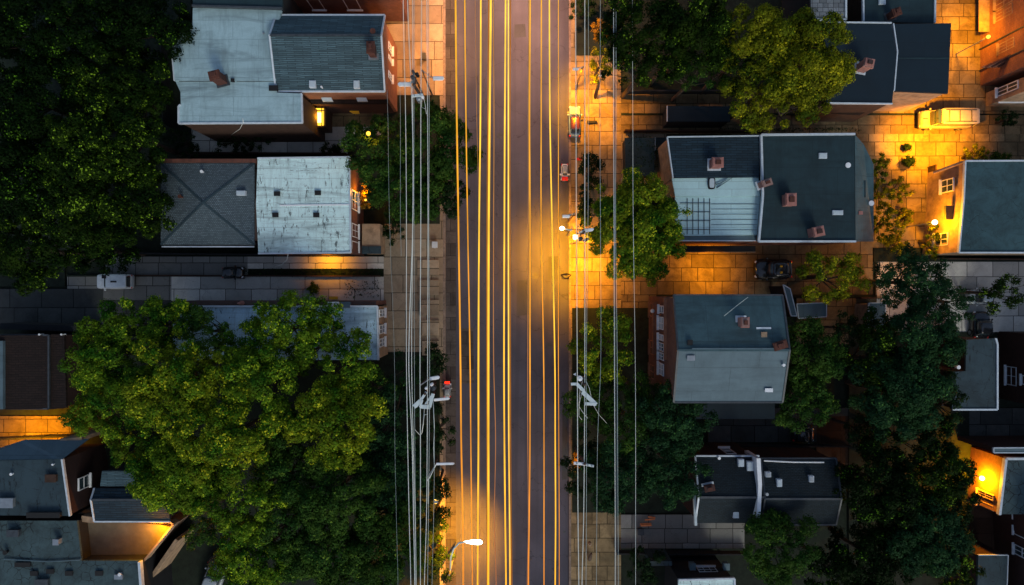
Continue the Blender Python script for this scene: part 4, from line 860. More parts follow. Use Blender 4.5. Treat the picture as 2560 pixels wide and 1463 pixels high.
for lab, px, py, rx, ry, top, kind in [
    ('dark tree with pale leaf tips at the top edge, right of the road', 1610, 70, 118, 95, 10, 'forest2'),
    ('dark tree with pale leaf tips, second from the road at the top', 1745, 75, 105, 100, 10.5, 'forest2'),
    ('dark tree reaching down to the container', 1600, 165, 95, 60, 9, 'forest2'),
    ('smaller green tree above the container', 1735, 185, 72, 52, 8, 'green'),
    ('broad olive tree beside the navy double house', 2010, 150, 135, 130, 11, 'olive'),
    ('upper left part tree of the olive pair beside the navy house', 1900, 90, 115, 90, 10.5, 'olive'),
    ('olive tree overhanging the driveway above the teal-black house', 1895, 235, 85, 88, 9.5, 'olive'),
    ('low olive tree right of the driveway tree', 2000, 265, 80, 55, 9, 'olive'),
    ('small amber-lit tree between the top right cables', 1505, 150, 42, 60, 5, 'olive'),
    ('yellow-flecked round tree beside the pale metal roof', 1595, 570, 118, 138, 8.6, 'gold2'),
    ('inner crown of the round yellow-flecked tree, nearest the globe lamp', 1555, 530, 70, 85, 8.0, 'gold2'),
    ('lower crown of the yellow-flecked tree above the driveway mouth', 1600, 645, 72, 62, 7.8, 'gold2'),
    ('right lobe tree of the yellow-flecked one, over the pale metal roof', 1668, 545, 58, 62, 8, 'gold2'),
    ('dark shrub tree beside the two road-edge vehicles', 1476, 425, 36, 55, 3.5, 'bush'),
    ('slim dark shrub above the globe street lamp', 1462, 525, 24, 48, 3, 'bush'),
    ('tall yellow-flecked tree in front of the tall brick house', 1515, 870, 82, 100, 7.5, 'gold2'),
    ('dark green tree under the crooked east crossarm', 1480, 1010, 76, 85, 6.5, 'green'),
    ('dark green tree between the east crossarms and blue-green tree', 1580, 1060, 85, 95, 7.5, 'green'),
    ('blue-green tree left of the tall brick house corner', 1690, 1050, 92, 105, 9, 'teal'),
    ('blue-green tree above the dark shingled double house', 1690, 1185, 85, 85, 8.5, 'teal'),
    ('dark green tree beside the short straight crossarm', 1545, 1190, 105, 90, 7.5, 'teal'),
    ('dark green tree at the kerb below the short crossarm', 1465, 1180, 60, 90, 5.5, 'bush'),
    ('green tree hugging the east side of the tall brick house', 2025, 890, 95, 95, 8.5, 'green'),
    ('green tree below the one hugging the tall brick house', 2010, 1010, 88, 72, 8, 'green'),
    ('rusty olive tree south of the teal-black house', 2090, 690, 98, 72, 7, 'olive'),
    ('tall dark tree below the stained teal roof wall lamp', 2290, 700, 95, 88, 8.5, 'teal'),
    ('dark glossy tree in the middle of the east wood', 2310, 850, 112, 98, 9.5, 'teal'),
    ('dark tree beside the slate cloth-like roof', 2250, 990, 118, 115, 9.5, 'teal'),
    ('very dark tree right of the dark shingled double house', 2200, 1215, 105, 105, 8.5, 'forest'),
    ('dark tree whose edge is lit by the brick wall lamp', 2345, 1190, 100, 88, 8, 'forest2'),
    ('dark tree in the lower right wood', 2330, 1350, 112, 105, 8.5, 'teal'),
    ('darkest tree at the bottom edge in the lower right wood', 2180, 1400, 115, 100, 8, 'forest'),
    ('tree with loose green leaves below the double house', 1950, 1370, 102, 95, 8.5, 'green'),
    ('small tree with yellow top at the right edge', 2515, 730, 62, 58, 6.5, 'forest2'),
    ('dim shrub tree at the bottom edge beside the paler driveway', 1605, 1425, 60, 55, 4.5, 'bush'),
    ('dark filler crown of the east wood, left of its middle', 2190, 900, 75, 110, 8.5, 'forest2'),
    ('dark crown of the east wood near the shed with white edges', 2200, 820, 60, 55, 7, 'teal'),
    ('dark crown north of the lit brick wall', 2280, 1100, 110, 65, 8, 'forest'),
    ('very dark crown in the centre of the lower right wood', 2255, 1300, 95, 85, 8, 'forest'),
    ('dark crown at the bottom edge beside the blue-grey streaked roof', 2385, 1430, 75, 60, 7.5, 'forest2'),
    ('dark crown under the wall lamp branches, lower right', 2400, 1270, 60, 60, 7, 'forest'),
    ('darkest crown at the bottom edge, left part of the lower right wood', 2080, 1430, 75, 65, 7, 'forest'),
    ('dark crown behind the green tree hugging the tall brick house', 2120, 830, 45, 60, 6.5, 'bush'),
    ('dark crown above the slate cloth-like roof', 2385, 760, 60, 70, 7, 'teal'),
    ('dark crown between the crooked east crossarm and the brick house', 1600, 980, 60, 55, 7, 'green'),
    ('dark crown in the gap left of the slate cloth-like roof', 2370, 1010, 60, 80, 7, 'bush'),
    ('dark crown beside the brown flagged yard', 2160, 1080, 60, 60, 6, 'bush'),
    ('shaded crown at the top between the two leaf-tipped trees', 1680, 130, 70, 70, 9, 'forest2'),
    ('shaded crown left of the olive tree', 1830, 150, 70, 70, 9.5, 'forest2'),
]: tree(lab, px, py, rx, ry, top, kind, E_)
for lab, px, py, rx, ry, top, kind in [
    ('orange-lit straggly bush beside the teal-black house, upper one', 2205, 420, 28, 42, 2.4, 'olive'),
    ('orange-lit straggly bush beside the teal-black house, lower one', 2215, 560, 42, 60, 2.6, 'olive'),
    ('orange-lit bush in the middle of the alley', 2250, 475, 38, 36, 1.8, 'olive'),
    ('orange-lit weedy clump hugging the chamfered roof corner', 2200, 490, 24, 40, 1.6, 'olive'),
    ('low orange-lit weeds right of the lower straggly bush', 2262, 545, 26, 34, 1.0, 'olive'),
    ('low orange-lit weeds between the two bush rows of the alley', 2240, 610, 40, 26, 1.2, 'olive'),
    ('small round dark bush on the bright alley', 2273, 404, 18, 15, 1.0, 'bush'),
    ('rust-coloured bush above the stained teal roof', 2445, 385, 38, 26, 2.4, 'olive'),
    ('green bush above the stained teal roof', 2500, 394, 32, 18, 2.0, 'green'),
    ('dark bush behind the tan parked vehicle', 2520, 296, 36, 22, 1.8, 'bush'),
    ('bush at the foot of the lit wall of the stained teal roof', 2335, 600, 28, 52, 2.6, 'olive'),
    ('bush with amber lamp light painted on its leaves beside the white-roofed house', 912, 492, 14, 38, 2.8, 'amber'),
    ('tiny orange-lit plant on the bright alley', 2268, 368, 8, 6, .6, 'bush'),
    ('bush with amber light painted on its leaves under the short straight east crossarm', 1447, 1155, 22, 26, 2.0, 'amber'),
    ('amber bush at the top beside the leaf-tipped tree', 1505, 75, 30, 30, 2.4, 'amber'),
    ('dark bush at the top kerb right of the road', 1460, 20, 40, 30, 2.4, 'bush'),
]: tree(lab, px, py, rx, ry, top, kind, 'bushes and hedges', name='bush', leaf=.07, lobe=.5)
def hedge(label, x0, y0, x1, y1, h, kind, dens=30, name='hedge'):
    a, b = P(x0, y1), P(x1, y0); n = int((b[0] - a[0]) * (b[1] - a[1]) * dens * 3)
    cen = np.stack([rng.uniform(a[0], b[0], n), rng.uniform(a[1], b[1], n), rng.uniform(.1, 1, n) ** .6 * h], 1)
    nor = rng.normal(size=(n, 3)); nor[:, 2] += 1.2; nor /= np.linalg.norm(nor, axis=1, keepdims=True)
    org = ((a[0] + b[0]) / 2, (a[1] + b[1]) / 2, 0); o = leaf_mesh(name, cen, nor, .07, LEAF[kind], org); o.location = org
    return tag(o, label, name, 'bushes and hedges')
hedge('long low dark planting strip between the two west driveways', 560, 672, 958, 692, .4, 'bush')
hedge('dark ground cover patch above the tall brick house path', 1560, 350, 1634, 430, 2.3, 'bush')
hedge('thin dark hedge along the middle of the north-east driveway', 1790, 322, 2150, 330, .4, 'bush')
hedge('short hedge strip left of the west pavement, bottom of the driveway', 860, 700, 950, 745, .35, 'bush', 12)
for x0, y0, x1, y1 in ((-300, -200, 480, 634), (-300, 634, 165, 716), (180, 840, 960, 1600), (960, 880, 1100, 1600), (960, 240, 1100, 560), (1430, 770, 1670, 1280), (1440, -100, 1552, 140), (2120, 830, 2420, 1700)):
    zc[0] += .002; a, b = P(x0, y0), P(x1, y1); m = MB(); m.box((a[0], b[1], -.05), (b[0], a[1], .13 + zc[0])); tag(m.build('planting_bed', M['soil']), kind='structure')

# ------------------------------------------------------------------ vehicles
def car(label, px, py, L, Wd, ang, paint, name='parked_car', cat='car', van=False, lights=False, hh=1.45, glassm='glass', roofp=None):
    x, y, _ = P(px, py, .9); r = thing(name, label, cat, (x, y, .1), 'parked vehicles')
    ca, sa = math.cos(R(ang)), math.sin(R(ang))
    def T(u, v, z): return (x + ca * u - sa * v, y + sa * u + ca * v, .1 + z)
    def ring(x0, x1, w, z, ex=.35, bow=.06):
        if van: ex = .16
        pts = []
        for k in range(32):
            t = 2 * math.pi * k / 32; c, s = math.cos(t), math.sin(t)
            u = math.copysign(abs(c) ** ex, c); v = math.copysign(abs(s) ** ex, s)
            pts.append(T((x0 + x1) / 2 + (x1 - x0) / 2 * u * (1 - bow * v * v * 0), v * w / 2 * (1 - bow * abs(u) ** 3), z))
        return pts
    h0 = .82 if not van else .95; a, b = -L / 2, L / 2
    m = MB(); m.loft([ring(a + .08, b - .08, Wd * .9, .2), ring(a, b, Wd, .42), ring(a + .02, b - .03, Wd, .66), ring(a + .08, b - .14, Wd * .93, h0), ring(a + .18, b - .3, Wd * .84, h0 + .035)])
    body = m.build('body', paint, r, True)
    wr = 1.22 if van else 1
    if van: c0, c1, t0, t1 = a + .04, b - .75, a + .1, b - 1.3
    else: c0, c1, t0, t1 = a + L * .09, b - L * .27, a + L * .2, b - L * .42
    m = MB(); m.loft([ring(c0, c1, Wd * .86, h0, .4), ring((c0 * .4 + t0 * .6), (c1 * .4 + t1 * .6), Wd * .78, hh - .12, .4), ring(t0, t1, Wd * .7 * wr, hh - .02, .4)]); m.build('windows', M[glassm], r, True)
    m = MB(); m.loft([ring(t0 - .06, t1 + .06, Wd * .735 * wr, hh - .05, .4), ring(t0, t1, Wd * .7 * wr, hh, .4), ring(t0 + .15, t1 - .15, Wd * .6 * wr, hh + .03, .4)]); m.build('roof', roofp or paint, r, True)
    m = MB()
    for v in (-1, 1):
        for (ua, za, ub, zb) in ((c1 - .02, h0 + .01, t1 + .02, hh - .03), (c0 + .02, h0 + .01, t0 - .02, hh - .03)): m.tube([T(ua, v * Wd * .41, za), T(ub, v * Wd * .34, zb)], .035, 5)
    m.build('pillars', paint, r)
    for u in (a + L * .2, b - L * .19):
        for v in (-1, 1):
            w = MB(); p = T(u, v * (Wd / 2 - .1), .31); q = T(u, v * (Wd / 2 + .02), .31); w.tube([p, q], .31, 16); wh = w.build('wheel', M['black'], r)
            w = MB(); w.tube([T(u, v * (Wd / 2), .31), T(u, v * (Wd / 2 + .03), .31)], .19, 12); w.build('rim', M['metal'], wh)
    for v in (-1, 1):
        w = MB(); w.ball(T(b - .14, v * Wd * .36, .64), .13, .13, .08, 8, 5); w.build('headlight', M['white'] if not lights else M['lamp_glow'], r, True)
        w = MB(); w.ball(T(a + .1, v * Wd * .38, .68), .1, .1, .09, 8, 5); w.build('taillight', M['red'], r, True)
        w = MB(); w.ball(T(c1 - .1, v * (Wd / 2 + .06), .92), .1, .1, .06, 8, 5); w.build('mirror', paint, r, True)
    return r, T, h0
PW, PB = m_paint('white car paint', (.8, .86, .88)), m_paint('black car paint', (.02, .022, .025), .15)
PT, PR, PS = m_paint('tan vehicle paint', (.34, .31, .28), .35), m_paint('dull red car paint', (.12, .025, .025)), m_paint('silver car paint', (.32, .37, .4), .2)
r, T, h0 = car('white van parked on the left driveway under the dark wood', 285, 704, 3.1, 1.35, 180, PW, 'parked_van', 'van', True, hh=1.6, glassm='glass')
for u, v, w, d in ((-.2, .1, .5, .14), (.55, -.25, .35, .3)):
    m = MB(); m.box(tuple(T(u, v, 1.62)), tuple(np.array(T(u, v, 1.68)) + np.array([w, d, 0]))); m.build('roof_hatch', M['black'], r)
car('dark car half hidden between the two west driveways', 580, 682, 1.9, 1.0, 0, PB)
r, T, h0 = car('tan box-bodied vehicle parked facing left on the bright east alley', 2365, 298, 4.6, 1.62, 180, PT, 'parked_van', 'van', True, hh=1.9)
def tbox(r, T, u0, u1, v0, v1, z0, z1, name, mat):
    m = MB(); m.prism([T(u, v, 0)[:2] for u, v in ((u0, v0), (u1, v0), (u1, v1), (u0, v1))], z0 + .1, z1 + .1); return m.build(name, M[mat], r)
tbox(r, T, .98, 1.32, -.6, .6, 1.5, 1.84, 'windscreen', 'glass')
for v in (-.5, .5): tbox(r, T, -1.9, .7, v - .03, v + .03, 1.93, 2.0, 'roof_rail', 'trim_dark')
for u in (-1.5, -.5, .4): tbox(r, T, u, u + .05, -.5, .5, 1.95, 1.985, 'roof_bar', 'trim_dark')
tbox(r, T, -2.33, -2.22, -.7, .7, .4, .55, 'bumper', 'black'); tbox(r, T, 2.2, 2.33, -.7, .7, .4, .55, 'bumper', 'black'); tbox(r, T, 1.7, 2.1, -.04, .04, .96, 1.0, 'hood_crease', 'trim_dark')
r, T, h0 = car('black car with two yellow lights parked below the teal-black house', 1935, 673, 3.35, 1.75, 180, PB)
for u in (-.35,):
    for v in (-.22, .32):
        m = MB(); m.ball(T(u, v, 1.5), .13, .11, .1, 10, 6); m.build('roof_light', M['yellow'], r)
car('red and pale blue car half on the kerb beside the bright pavement', 1437, 303, 2.75, 1.05, 90, m_paint('pale blue car paint', (.22, .36, .46)), roofp=PR)
r, T, h0 = car('tiny white vehicle with a red front at the east road edge', 1412, 430, 1.5, .62, 270, PW, hh=1.1, roofp=PS); 
m = MB(); m.box(tuple(np.array(T(.45, -.25, .9)) - np.array([.02, .35, .0])), tuple(np.array(T(.45, .25, .9)) + np.array([.02, 0, .06]))); m.build('red_cover', M['red'], r)
car('silver-edged dark car under the small yellow-topped tree', 2452, 742, 2.3, 1.35, 180, PS)
car('dark car with blue windscreen beside the east wood', 2455, 812, 2.4, 1.5, 90, PB)
car('dark car with a bright rear strip under the green tree', 2010, 1088, 1.9, 1.3, 0, PB)
r, T, h0 = car('small pale vehicle with a glowing red lamp at the west kerb', 1118, 976, 1.3, .6, 90, PS, hh=1.0)
m = MB(); m.box(tuple(np.array(T(.62, .22, .75)) + np.array([0, 0, 0])), tuple(np.array(T(.62, -.22, .75)) + np.array([0, .16, .18]))); m.build('red_lamp', M['tail_glow'], r)
car('dark slate car at the bottom edge beside the lit terrace', 532, 1450, 4.0, 1.7, 70, PS)
car('dim car nose under the bright tree at the bottom left', 545, 1405, 1.7, 1.3, 40, PB)

# ------------------------------------------------------------------ street lamps
GL = 'street lamps along the road'
def lampt(label, px, py, z): x, y, _ = P(px, py, z); return thing('street_lamp', label, 'street lamp', (x, y, 0), GL), x, y
def pole(r, bx, by, tx, ty, z, rr=.09, mat='metal'):
    m = MB(); m.tube([(bx, by, -.05), ((bx * .7 + tx * .3), (by * .7 + ty * .3), z * .5), (tx, ty, z)], rr, 10, rr * .7); m.build('pole', M[mat], r)
# curved lamp, bottom left of the road
r, x, y = lampt('curved-arm street lamp with glowing white head reaching over the road at the bottom', 1126, 1418, 4)
b = P(1126, 1425, 6); pole(r, b[0], b[1], b[0], b[1], 7.0)
pts = [P(1126, 1425, 7.0), P(1127, 1395, 8.6), P(1134, 1372, 9.2), P(1148, 1357, 9.5), P(1165, 1355, 9.6)]
m = MB(); m.tube(pts, .06, 8); m.build('arm', M['arm'], r, True)
def cobra(r, p, q, w, mat):
    """long teardrop head from p (neck) to q (tip)"""
    p, q = Vector(p), Vector(q); rings = []
    d = (q - p); dn = d.normalized(); u = Vector((-dn.y, dn.x, 0)).normalized()
    for t, k in ((0, .25), (.15, .45), (.4, .8), (.7, 1), (.88, .92), (.97, .6), (1, .2)):
        c = p + d * t; rings.append([tuple(c + u * math.cos(a) * w * k + Vector((0, 0, math.sin(a) * w * .45 * k))) for a in [j * math.pi / 6 for j in range(12)]])
    m = MB(); m.loft(rings); return m.build('lamp_head', mat, r, True)
cobra(r, P(1160, 1355, 9.6), P(1206, 1356, 9.6), .2, M['lamp_white'])
# globe pair, right kerb
r, x, y = lampt('street lamp with round white glowing globe at the east kerb', 1426, 578, 6)
b = P(1432, 577, 5); pole(r, b[0], b[1], P(1430, 576, 8)[0], b[1], 8.0, .07)
m = MB(); m.tube([P(1430, 576, 8.0), P(1414, 573, 8.3)], .05, 6); m.build('arm', M['arm'], r)
m = MB(); c = P(1405, 571, 8.3); m.ball(c, .18, .16, .14, 16, 10); m.build('lamp_head', M['lamp_white'], r, True)
r, x, y = lampt('square glowing street lamp on the east pavement, right of the globe lamp', 1440, 600, 5)
b = P(1442, 600, 5); pole(r, b[0], b[1], P(1440, 597, 7.6)[0], P(1440, 597, 7.6)[1], 7.6, .06)
m = MB(); c = P(1438, 593, 7.8); m.loft([[(c[0] + k * dx, c[1] + k * dy, c[2] + z) for dx, dy in ((-.14, -.18), (.14, -.18), (.17, -.14), (.17, .14), (.14, .18), (-.14, .18), (-.17, .14), (-.17, -.14))] for k, z in ((.7, -.15), (1, 0), (.8, .14))]); m.build('lamp_head', M['lamp_glow'], r)
def armlamp(label, px0, py0, px1, py1, bx, by, z, w=.17, glow=None, pm='wood'):
    r, x, y = lampt(label, bx, by, z * .5); b = P(bx, by, z * .5)
    pole(r, b[0], b[1], P(bx, by, z)[0] * .4 + b[0] * .6, P(bx, by, z)[1] * .4 + b[1] * .6, z - .1, .08, pm)
    m = MB(); p, q = P(px0, py0, z), P(px1, py1, z); top = (P(bx, by, z)[0] * .4 + b[0] * .6, P(bx, by, z)[1] * .4 + b[1] * .6, z - .1); m.tube([top, p], .04, 6); m.build('arm', M['metal'], r)
    m = MB(); p, q = Vector(p), Vector(q); d = (q - p).normalized(); u = Vector((-d.y, d.x, 0))
    def rg(k, zz): return [tuple(p + u * w * k + Vector((0, 0, zz))), tuple(q - d * .1 + u * w * k + Vector((0, 0, zz))), tuple(q + u * w * .4 * k + Vector((0, 0, zz))), tuple(q - u * w * .4 * k + Vector((0, 0, zz))), tuple(q - d * .1 - u * w * k + Vector((0, 0, zz))), tuple(p - u * w * k + Vector((0, 0, zz)))]
    m.loft([rg(.8, -.08), rg(1, 0), rg(.7, .07)]); h = m.build('lamp_head', M['white'], r)
    m = MB(); m.loft([rg(.6, -.12), rg(.62, -.081)]); m.build('lens', M['lamp_glow'] if glow else M['glass_pale'], h)
armlamp('flat white lamp head over the bright west pavement at the top', 1083, 196, 1110, 196, 1066, 202, 8.5, .17, True)
armlamp('flat white lamp panel left of the top west utility pole', 1028, 211, 995, 211, 1046, 212, 8.5, .18)
armlamp('upper of the two flat lamp heads at the crooked west crossarms', 1075, 947, 1099, 943, 1062, 952, 8.8, .14)
armlamp('lower long lamp arm at the crooked west crossarms', 1085, 1000, 1124, 996, 1072, 998, 8.8, .11)
armlamp('lone flat white lamp arm over the west kerb', 1091, 1160, 1136, 1159, 1078, 1180, 8.8, .1)
armlamp('small flat white plate lamp at the east kerb above the globe lamp', 1406, 541, 1425, 541, 1430, 543, 8.4, .13)
armlamp('angled white lamp head pointing right at the mid east utility pole', 1462, 577, 1484, 573, 1452, 580, 8.8, .13)
armlamp('pale lamp hood over the bright east pavement at the top', 1432, 173, 1447, 173, 1450, 190, 7.6, .11, True)
def smalllamp(label, px, py, z, rr=.13, name='lamp_post', wallm=None):
    x, y, _ = P(px, py, z); bx, by, _ = P(px, py, z); r = thing(name, label, 'lamp', (bx, by, 0), 'small lamps')
    m = MB(); m.tube([(bx, by, -.05), (x, y, z - .1)], .05, 8); m.build('pole', M['metal'], r)
    m = MB(); m.ball((x, y, z), rr, rr, rr, 12, 8); m.build('lamp_head', M['lamp_yellow' if rr < .18 else 'lamp_glow'], r, True)
    m = MB(); m.tube([(x, y, z - rr - .08), (x, y, z - rr + .02)], .08, 8); m.build('lamp_collar', M['black'], r)
smalllamp('glowing yellow lamp poking out of the green street tree crown', 921, 334, 8.4, .17)
smalllamp('bright lamp beside the lit wall of the stained teal roof house', 2337, 556, 4.0, .22)
smalllamp('wall-side lamp on the orange house at the top right corner', 2471, 92, 4.2, .16)
smalllamp('lamp glowing between the dark tree and the lower right brick wall', 2455, 1196, 2.6, .2)
smalllamp('low lamp behind the amber bush by the white-roofed house', 914, 500, 2.9, .1)

# ------------------------------------------------------------------ utility poles
GP = 'wooden utility poles'
def upole(label, bx, by, tx, ty, z=9.2):
    b, t = P(bx, by), P(tx, ty, z); r = thing('utility_pole', label, 'utility pole', (b[0], b[1], 0), GP)
    m = MB(); m.tube([(b[0], b[1], -.05), ((b[0] + t[0]) / 2, (b[1] + t[1]) / 2, z / 2), t], .16, 10, .11); m.build('pole', M['wood'], r, True)
    return r
def arm(r, p, q, z, w=.16, h=.14, mat='arm', ins=2):
    a, b = P(p[0], p[1], z), P(q[0], q[1], z); m = MB(); m.bar(a, b, w, h); c = m.build('crossarm', M[mat], r, bevel=.015)
    for k in range(ins):
        t = (k + .5) / ins; m = MB(); x, y = a[0] + (b[0] - a[0]) * t, a[1] + (b[1] - a[1]) * t; m.tube([(x, y, z + h), (x, y, z + h + .1), (x, y, z + h + .18)], .05, 8, .03); m.build('insulator', M['metal'], c)
def transformer(r, px, py, z, mat='metal', rr=.2, hh=.6):
    m = MB(); x, y, _ = P(px, py, z); m.tube([(x, y, z - hh), (x, y, z)], rr, 12); m.tube([(x, y, z), (x, y, z + .08)], rr * .7, 12, rr * .3); m.build('transformer', M[mat], r)
def jumper(r, pts, rad=.02, mat='cable'):
    m = MB(); m.tube([P(*p) for p in pts], rad, 5); m.build('jumper_wire', M[mat], r, True)
r = upole('utility pole with transformer at the top west pavement', 1072, 270, 1034, 212)
arm(r, (1030, 241), (1058, 238), 9.0, .2); arm(r, (1027, 210), (1040, 196), 8.6, .12, mat='trim_dark'); transformer(r, 1030, 192, 9.2, 'trim_dark', .13, 1.5); transformer(r, 1032, 178, 9.2, 'trim_dark', .12); transformer(r, 1047, 247, 9.0, 'metal', .2); transformer(r, 1056, 242, 9.1, 'white', .12, .3); transformer(r, 1042, 185, 8.6, 'black', .14, .5)
jumper(r, [(1058, 240, 9.1), (1063, 262, 8.7), (1066, 285, 8.9)]); jumper(r, [(1055, 245, 9.0), (1054, 268, 8.4), (1062, 272, 8.8)], .015)
r = upole('utility pole with crooked triangular crossarms on the west side', 1088, 955, 1062, 985)
for p, q, w in (((1035, 1017), (1052, 1002), .34), ((1050, 1004), (1066, 980), .2), ((1050, 1018), (1056, 1000), .16), ((1050, 1016), (1076, 1018), .3), ((1074, 1018), (1083, 984), .26), ((1064, 1010), (1078, 990), .14)): arm(r, p, q, 9.0 + random.uniform(0, .08), w, .1, ins=0)
transformer(r, 1079, 962, 9.2, 'white', .12, .4); transformer(r, 1065, 971, 9.3, 'white', .1, .3); transformer(r, 1082, 972, 8.8, 'trim_dark', .2, .8)
jumper(r, [(1036, 1019, 9), (1037, 1074, 8.4), (1050, 1088, 8.2), (1054, 1085, 8.4), (1061, 1036, 9.0)]); jumper(r, [(1061, 1020, 9), (1058, 1060, 8.7), (1055, 1082, 8.6)], .03); jumper(r, [(1061, 1038, 9), (1069, 1035, 9)], .02)
jumper(r, [(1083, 1004, 9), (1086, 1065, 9.0), (1084, 1120, 9), (1086, 1170, 8.8), (1074, 1196, 8.8)], .025); jumper(r, [(1086, 1166, 8.8), (1071, 1190, 8.6), (1070, 1260, 8.6)], .02)
r = upole('utility pole mid east side behind the globe street lamp', 1436, 596, 1460, 580)
arm(r, (1446, 582), (1462, 577), 9.0, .12); transformer(r, 1452, 596, 8.4, 'trim_dark', .16); transformer(r, 1468, 598, 8.6, 'trim_dark', .13, 1.3); transformer(r, 1461, 600, 8.9, 'metal', .1, .8)
jumper(r, [(1447, 560, 9), (1447, 582, 9), (1446, 605, 8.5)])
r = upole('utility pole with crooked slanting crossarm on the east side', 1440, 940, 1462, 962)
for p, q, w in (((1427, 960), (1444, 960), .2), ((1442, 960), (1460, 978), .26), ((1456, 979), (1490, 1012), .34), ((1462, 1009), (1491, 1010), .24)): arm(r, p, q, 9.0 + random.uniform(0, .08), w, .1, ins=0)
transformer(r, 1450, 947, 9.1, 'white', .2, .5); transformer(r, 1459, 946, 9.0, 'trim_dark', .1, .5); m = MB(); a, b, c = P(1433, 936, 8.8), P(1440, 932, 8.8), P(1440, 940, 8.8); m.prism([a[:2], b[:2], c[:2]], 8.75, 8.85); m.build('bracket', M['white'], r)
jumper(r, [(1456, 953, 9), (1450, 975, 8.6), (1447, 1015, 8.3), (1455, 1028, 8.3), (1469, 1046, 8.4)]); jumper(r, [(1454, 985, 9), (1448, 1010, 8.8), (1447, 1040, 8.6), (1455, 1050, 8.6)], .018)
jumper(r, [(1465, 953, 9), (1473, 970, 8.8), (1478, 993, 9)]); jumper(r, [(1484, 1014, 9), (1498, 1038, 8.2), (1519, 1060, 6.5), (1530, 1078, 5.5)], .014)
r = upole('utility pole with one short straight crossarm on the lower east side', 1440, 1120, 1462, 1160)
arm(r, (1434, 1157), (1464, 1160), 9.0, .2, mat='white'); arm(r, (1464, 1161), (1484, 1165), 9.02, .16)
r = upole('slim dark leaning pole on the bright east pavement at the top', 1488, 245, 1504, 178, 6.0)
m = MB(); a, b = P(1430, 170, 8.6), P(1446, 173, 8.6); arm(r, (1496, 190), (1508, 190), 5.8, .08, ins=0)
r = upole('short bollard-like post at the lower east pavement', 1474, 1400, 1478, 1385, 2.2)
transformer(r, 1475, 1362, 2.6, 'tanwall', .14, .5)

# ------------------------------------------------------------------ cables, then light trails built as glowing amber tubes over the road
def strand(name, label, cat, group, pts, z, rad, mat, sag=.25):
    ys = [p[0] for p in pts]; y0, y1 = pts[0][0], pts[-1][0]; n = 150; out = []
    e0, e1 = (-1100 if y0 <= 0 else y0), (2560 if y1 >= 1463 else y1)
    for i in range(n + 1):
        y = e0 + (e1 - e0) * i / n; yy = min(max(y, y0), y1)
        k = max(j for j in range(len(pts) - 1) if pts[j][0] <= yy) if yy > y0 else 0
        (a, xa), (b, xb) = pts[k], pts[k + 1]
        t = (yy - a) / (b - a); xm = lambda j: pts[max(0, min(len(pts) - 1, j))][1]
        # catmull-rom in x
        p0, p1, p2, p3 = xm(k - 1), xa, xb, xm(k + 2)
        x = .5 * (2 * p1 + (p2 - p0) * t + (2 * p0 - 5 * p1 + 4 * p2 - p3) * t * t + (3 * p1 - p0 - 3 * p2 + p3) * t ** 3)
        out.append(P(x, y, z - sag * math.sin(math.pi * ((y % 520) / 520))))
    rad *= .74 if name == 'light_trail' else .6
    m = MB(); m.tube(out, rad, 6); o = m.build(name, M[mat], None, True); return tag(o, label, cat, group)
WC = 'pale overhead cables west of the road'; EC = 'pale overhead cables east of the road'
Y = [0, 300, 550, 900, 1100, 1300, 1463]
for lab, xs, rad, mat, ys in [
    ('thin grey cable farthest left, over the street tree and cluster', [968, 970, 974, 986, 987, 991, 995], .016, 'cable_thin', [225, 300, 550, 900, 1100, 1300, 1463]),
    ('short thin grey cable ending at the tan paving', [1000, 1001, 1001, 1003], .02, 'cable_thin', [212, 300, 550, 640]),
    ('white cable nearest the shingled house brick end', [1008, 1014, 1016, 1016, 1019, 1023, 1027], .045, 'cable', Y),
    ('white cable second from the shingled house brick end', [1019, 1031, 1032, 1022, 1030, 1034, 1037], .055, 'cable', Y),
    ('white cable in the middle of the west bundle, running beside a darker twin', [1032, 1032, 1032, 1029, 1033, 1038, 1040], .045, 'cable', Y),
    ('dull green-grey cable twin in the west bundle', [1036, 1035, 1035, 1036, 1037, 1039, 1041], .025, 'cable_thin', Y),
    ('thick white cable just left of the crooked crossarm tip', [1054, 1052, 1052, 1050, 1051, 1051, 1051], .05, 'cable', Y),
    ('white cable passing the top west lamp head', [1067, 1069, 1070, 1069, 1068, 1066, 1061], .045, 'cable', Y),
    ('grey twin cable nearest the road on the west side', [1071, 1073, 1072, 1074, 1073, 1071, 1069], .035, 'cable_thin', Y),
    ('thin cable nearest the west kerb below the crossarms', [1083, 1086, 1084, 1080], .025, 'cable_thin', [1010, 1100, 1300, 1463])]:
    strand('overhead_cable', lab, 'cable', WC, list(zip(ys, xs)), 9.1 + random.uniform(0, .15), rad, mat)
for lab, xs, rad, mat in [
    ('bright white cable nearest the east kerb', [1439, 1440, 1441, 1443, 1444, 1445, 1447], .055, 'cable'),
    ('white cable second from the east kerb', [1462, 1462, 1462, 1462, 1461, 1459, 1455], .055, 'cable'),
    ('thin grey twin beside the second east cable', [1471, 1471, 1470, 1466, 1466, 1466, 1465], .03, 'cable_thin'),
    ('thin wavy cable through the yellow-flecked trees', [1501, 1500, 1501, 1502, 1494, 1492, 1491], .028, 'cable_thin'),
    ('pale left one of the close cable pair crossing the yellow-flecked tree', [1534, 1534, 1535, 1536, 1537, 1538, 1538], .045, 'cable'),
    ('pale right one of the close cable pair crossing the yellow-flecked tree', [1540, 1540, 1539, 1543, 1544, 1545, 1546], .035, 'cable_thin'),
    ('farthest right thin pale cable, against the tall brick house', [1581, 1582, 1583, 1588, 1589, 1589, 1589], .028, 'cable')]:
    strand('overhead_cable', lab, 'cable', EC, list(zip(Y, xs)), 9.1 + random.uniform(0, .15), rad, mat)
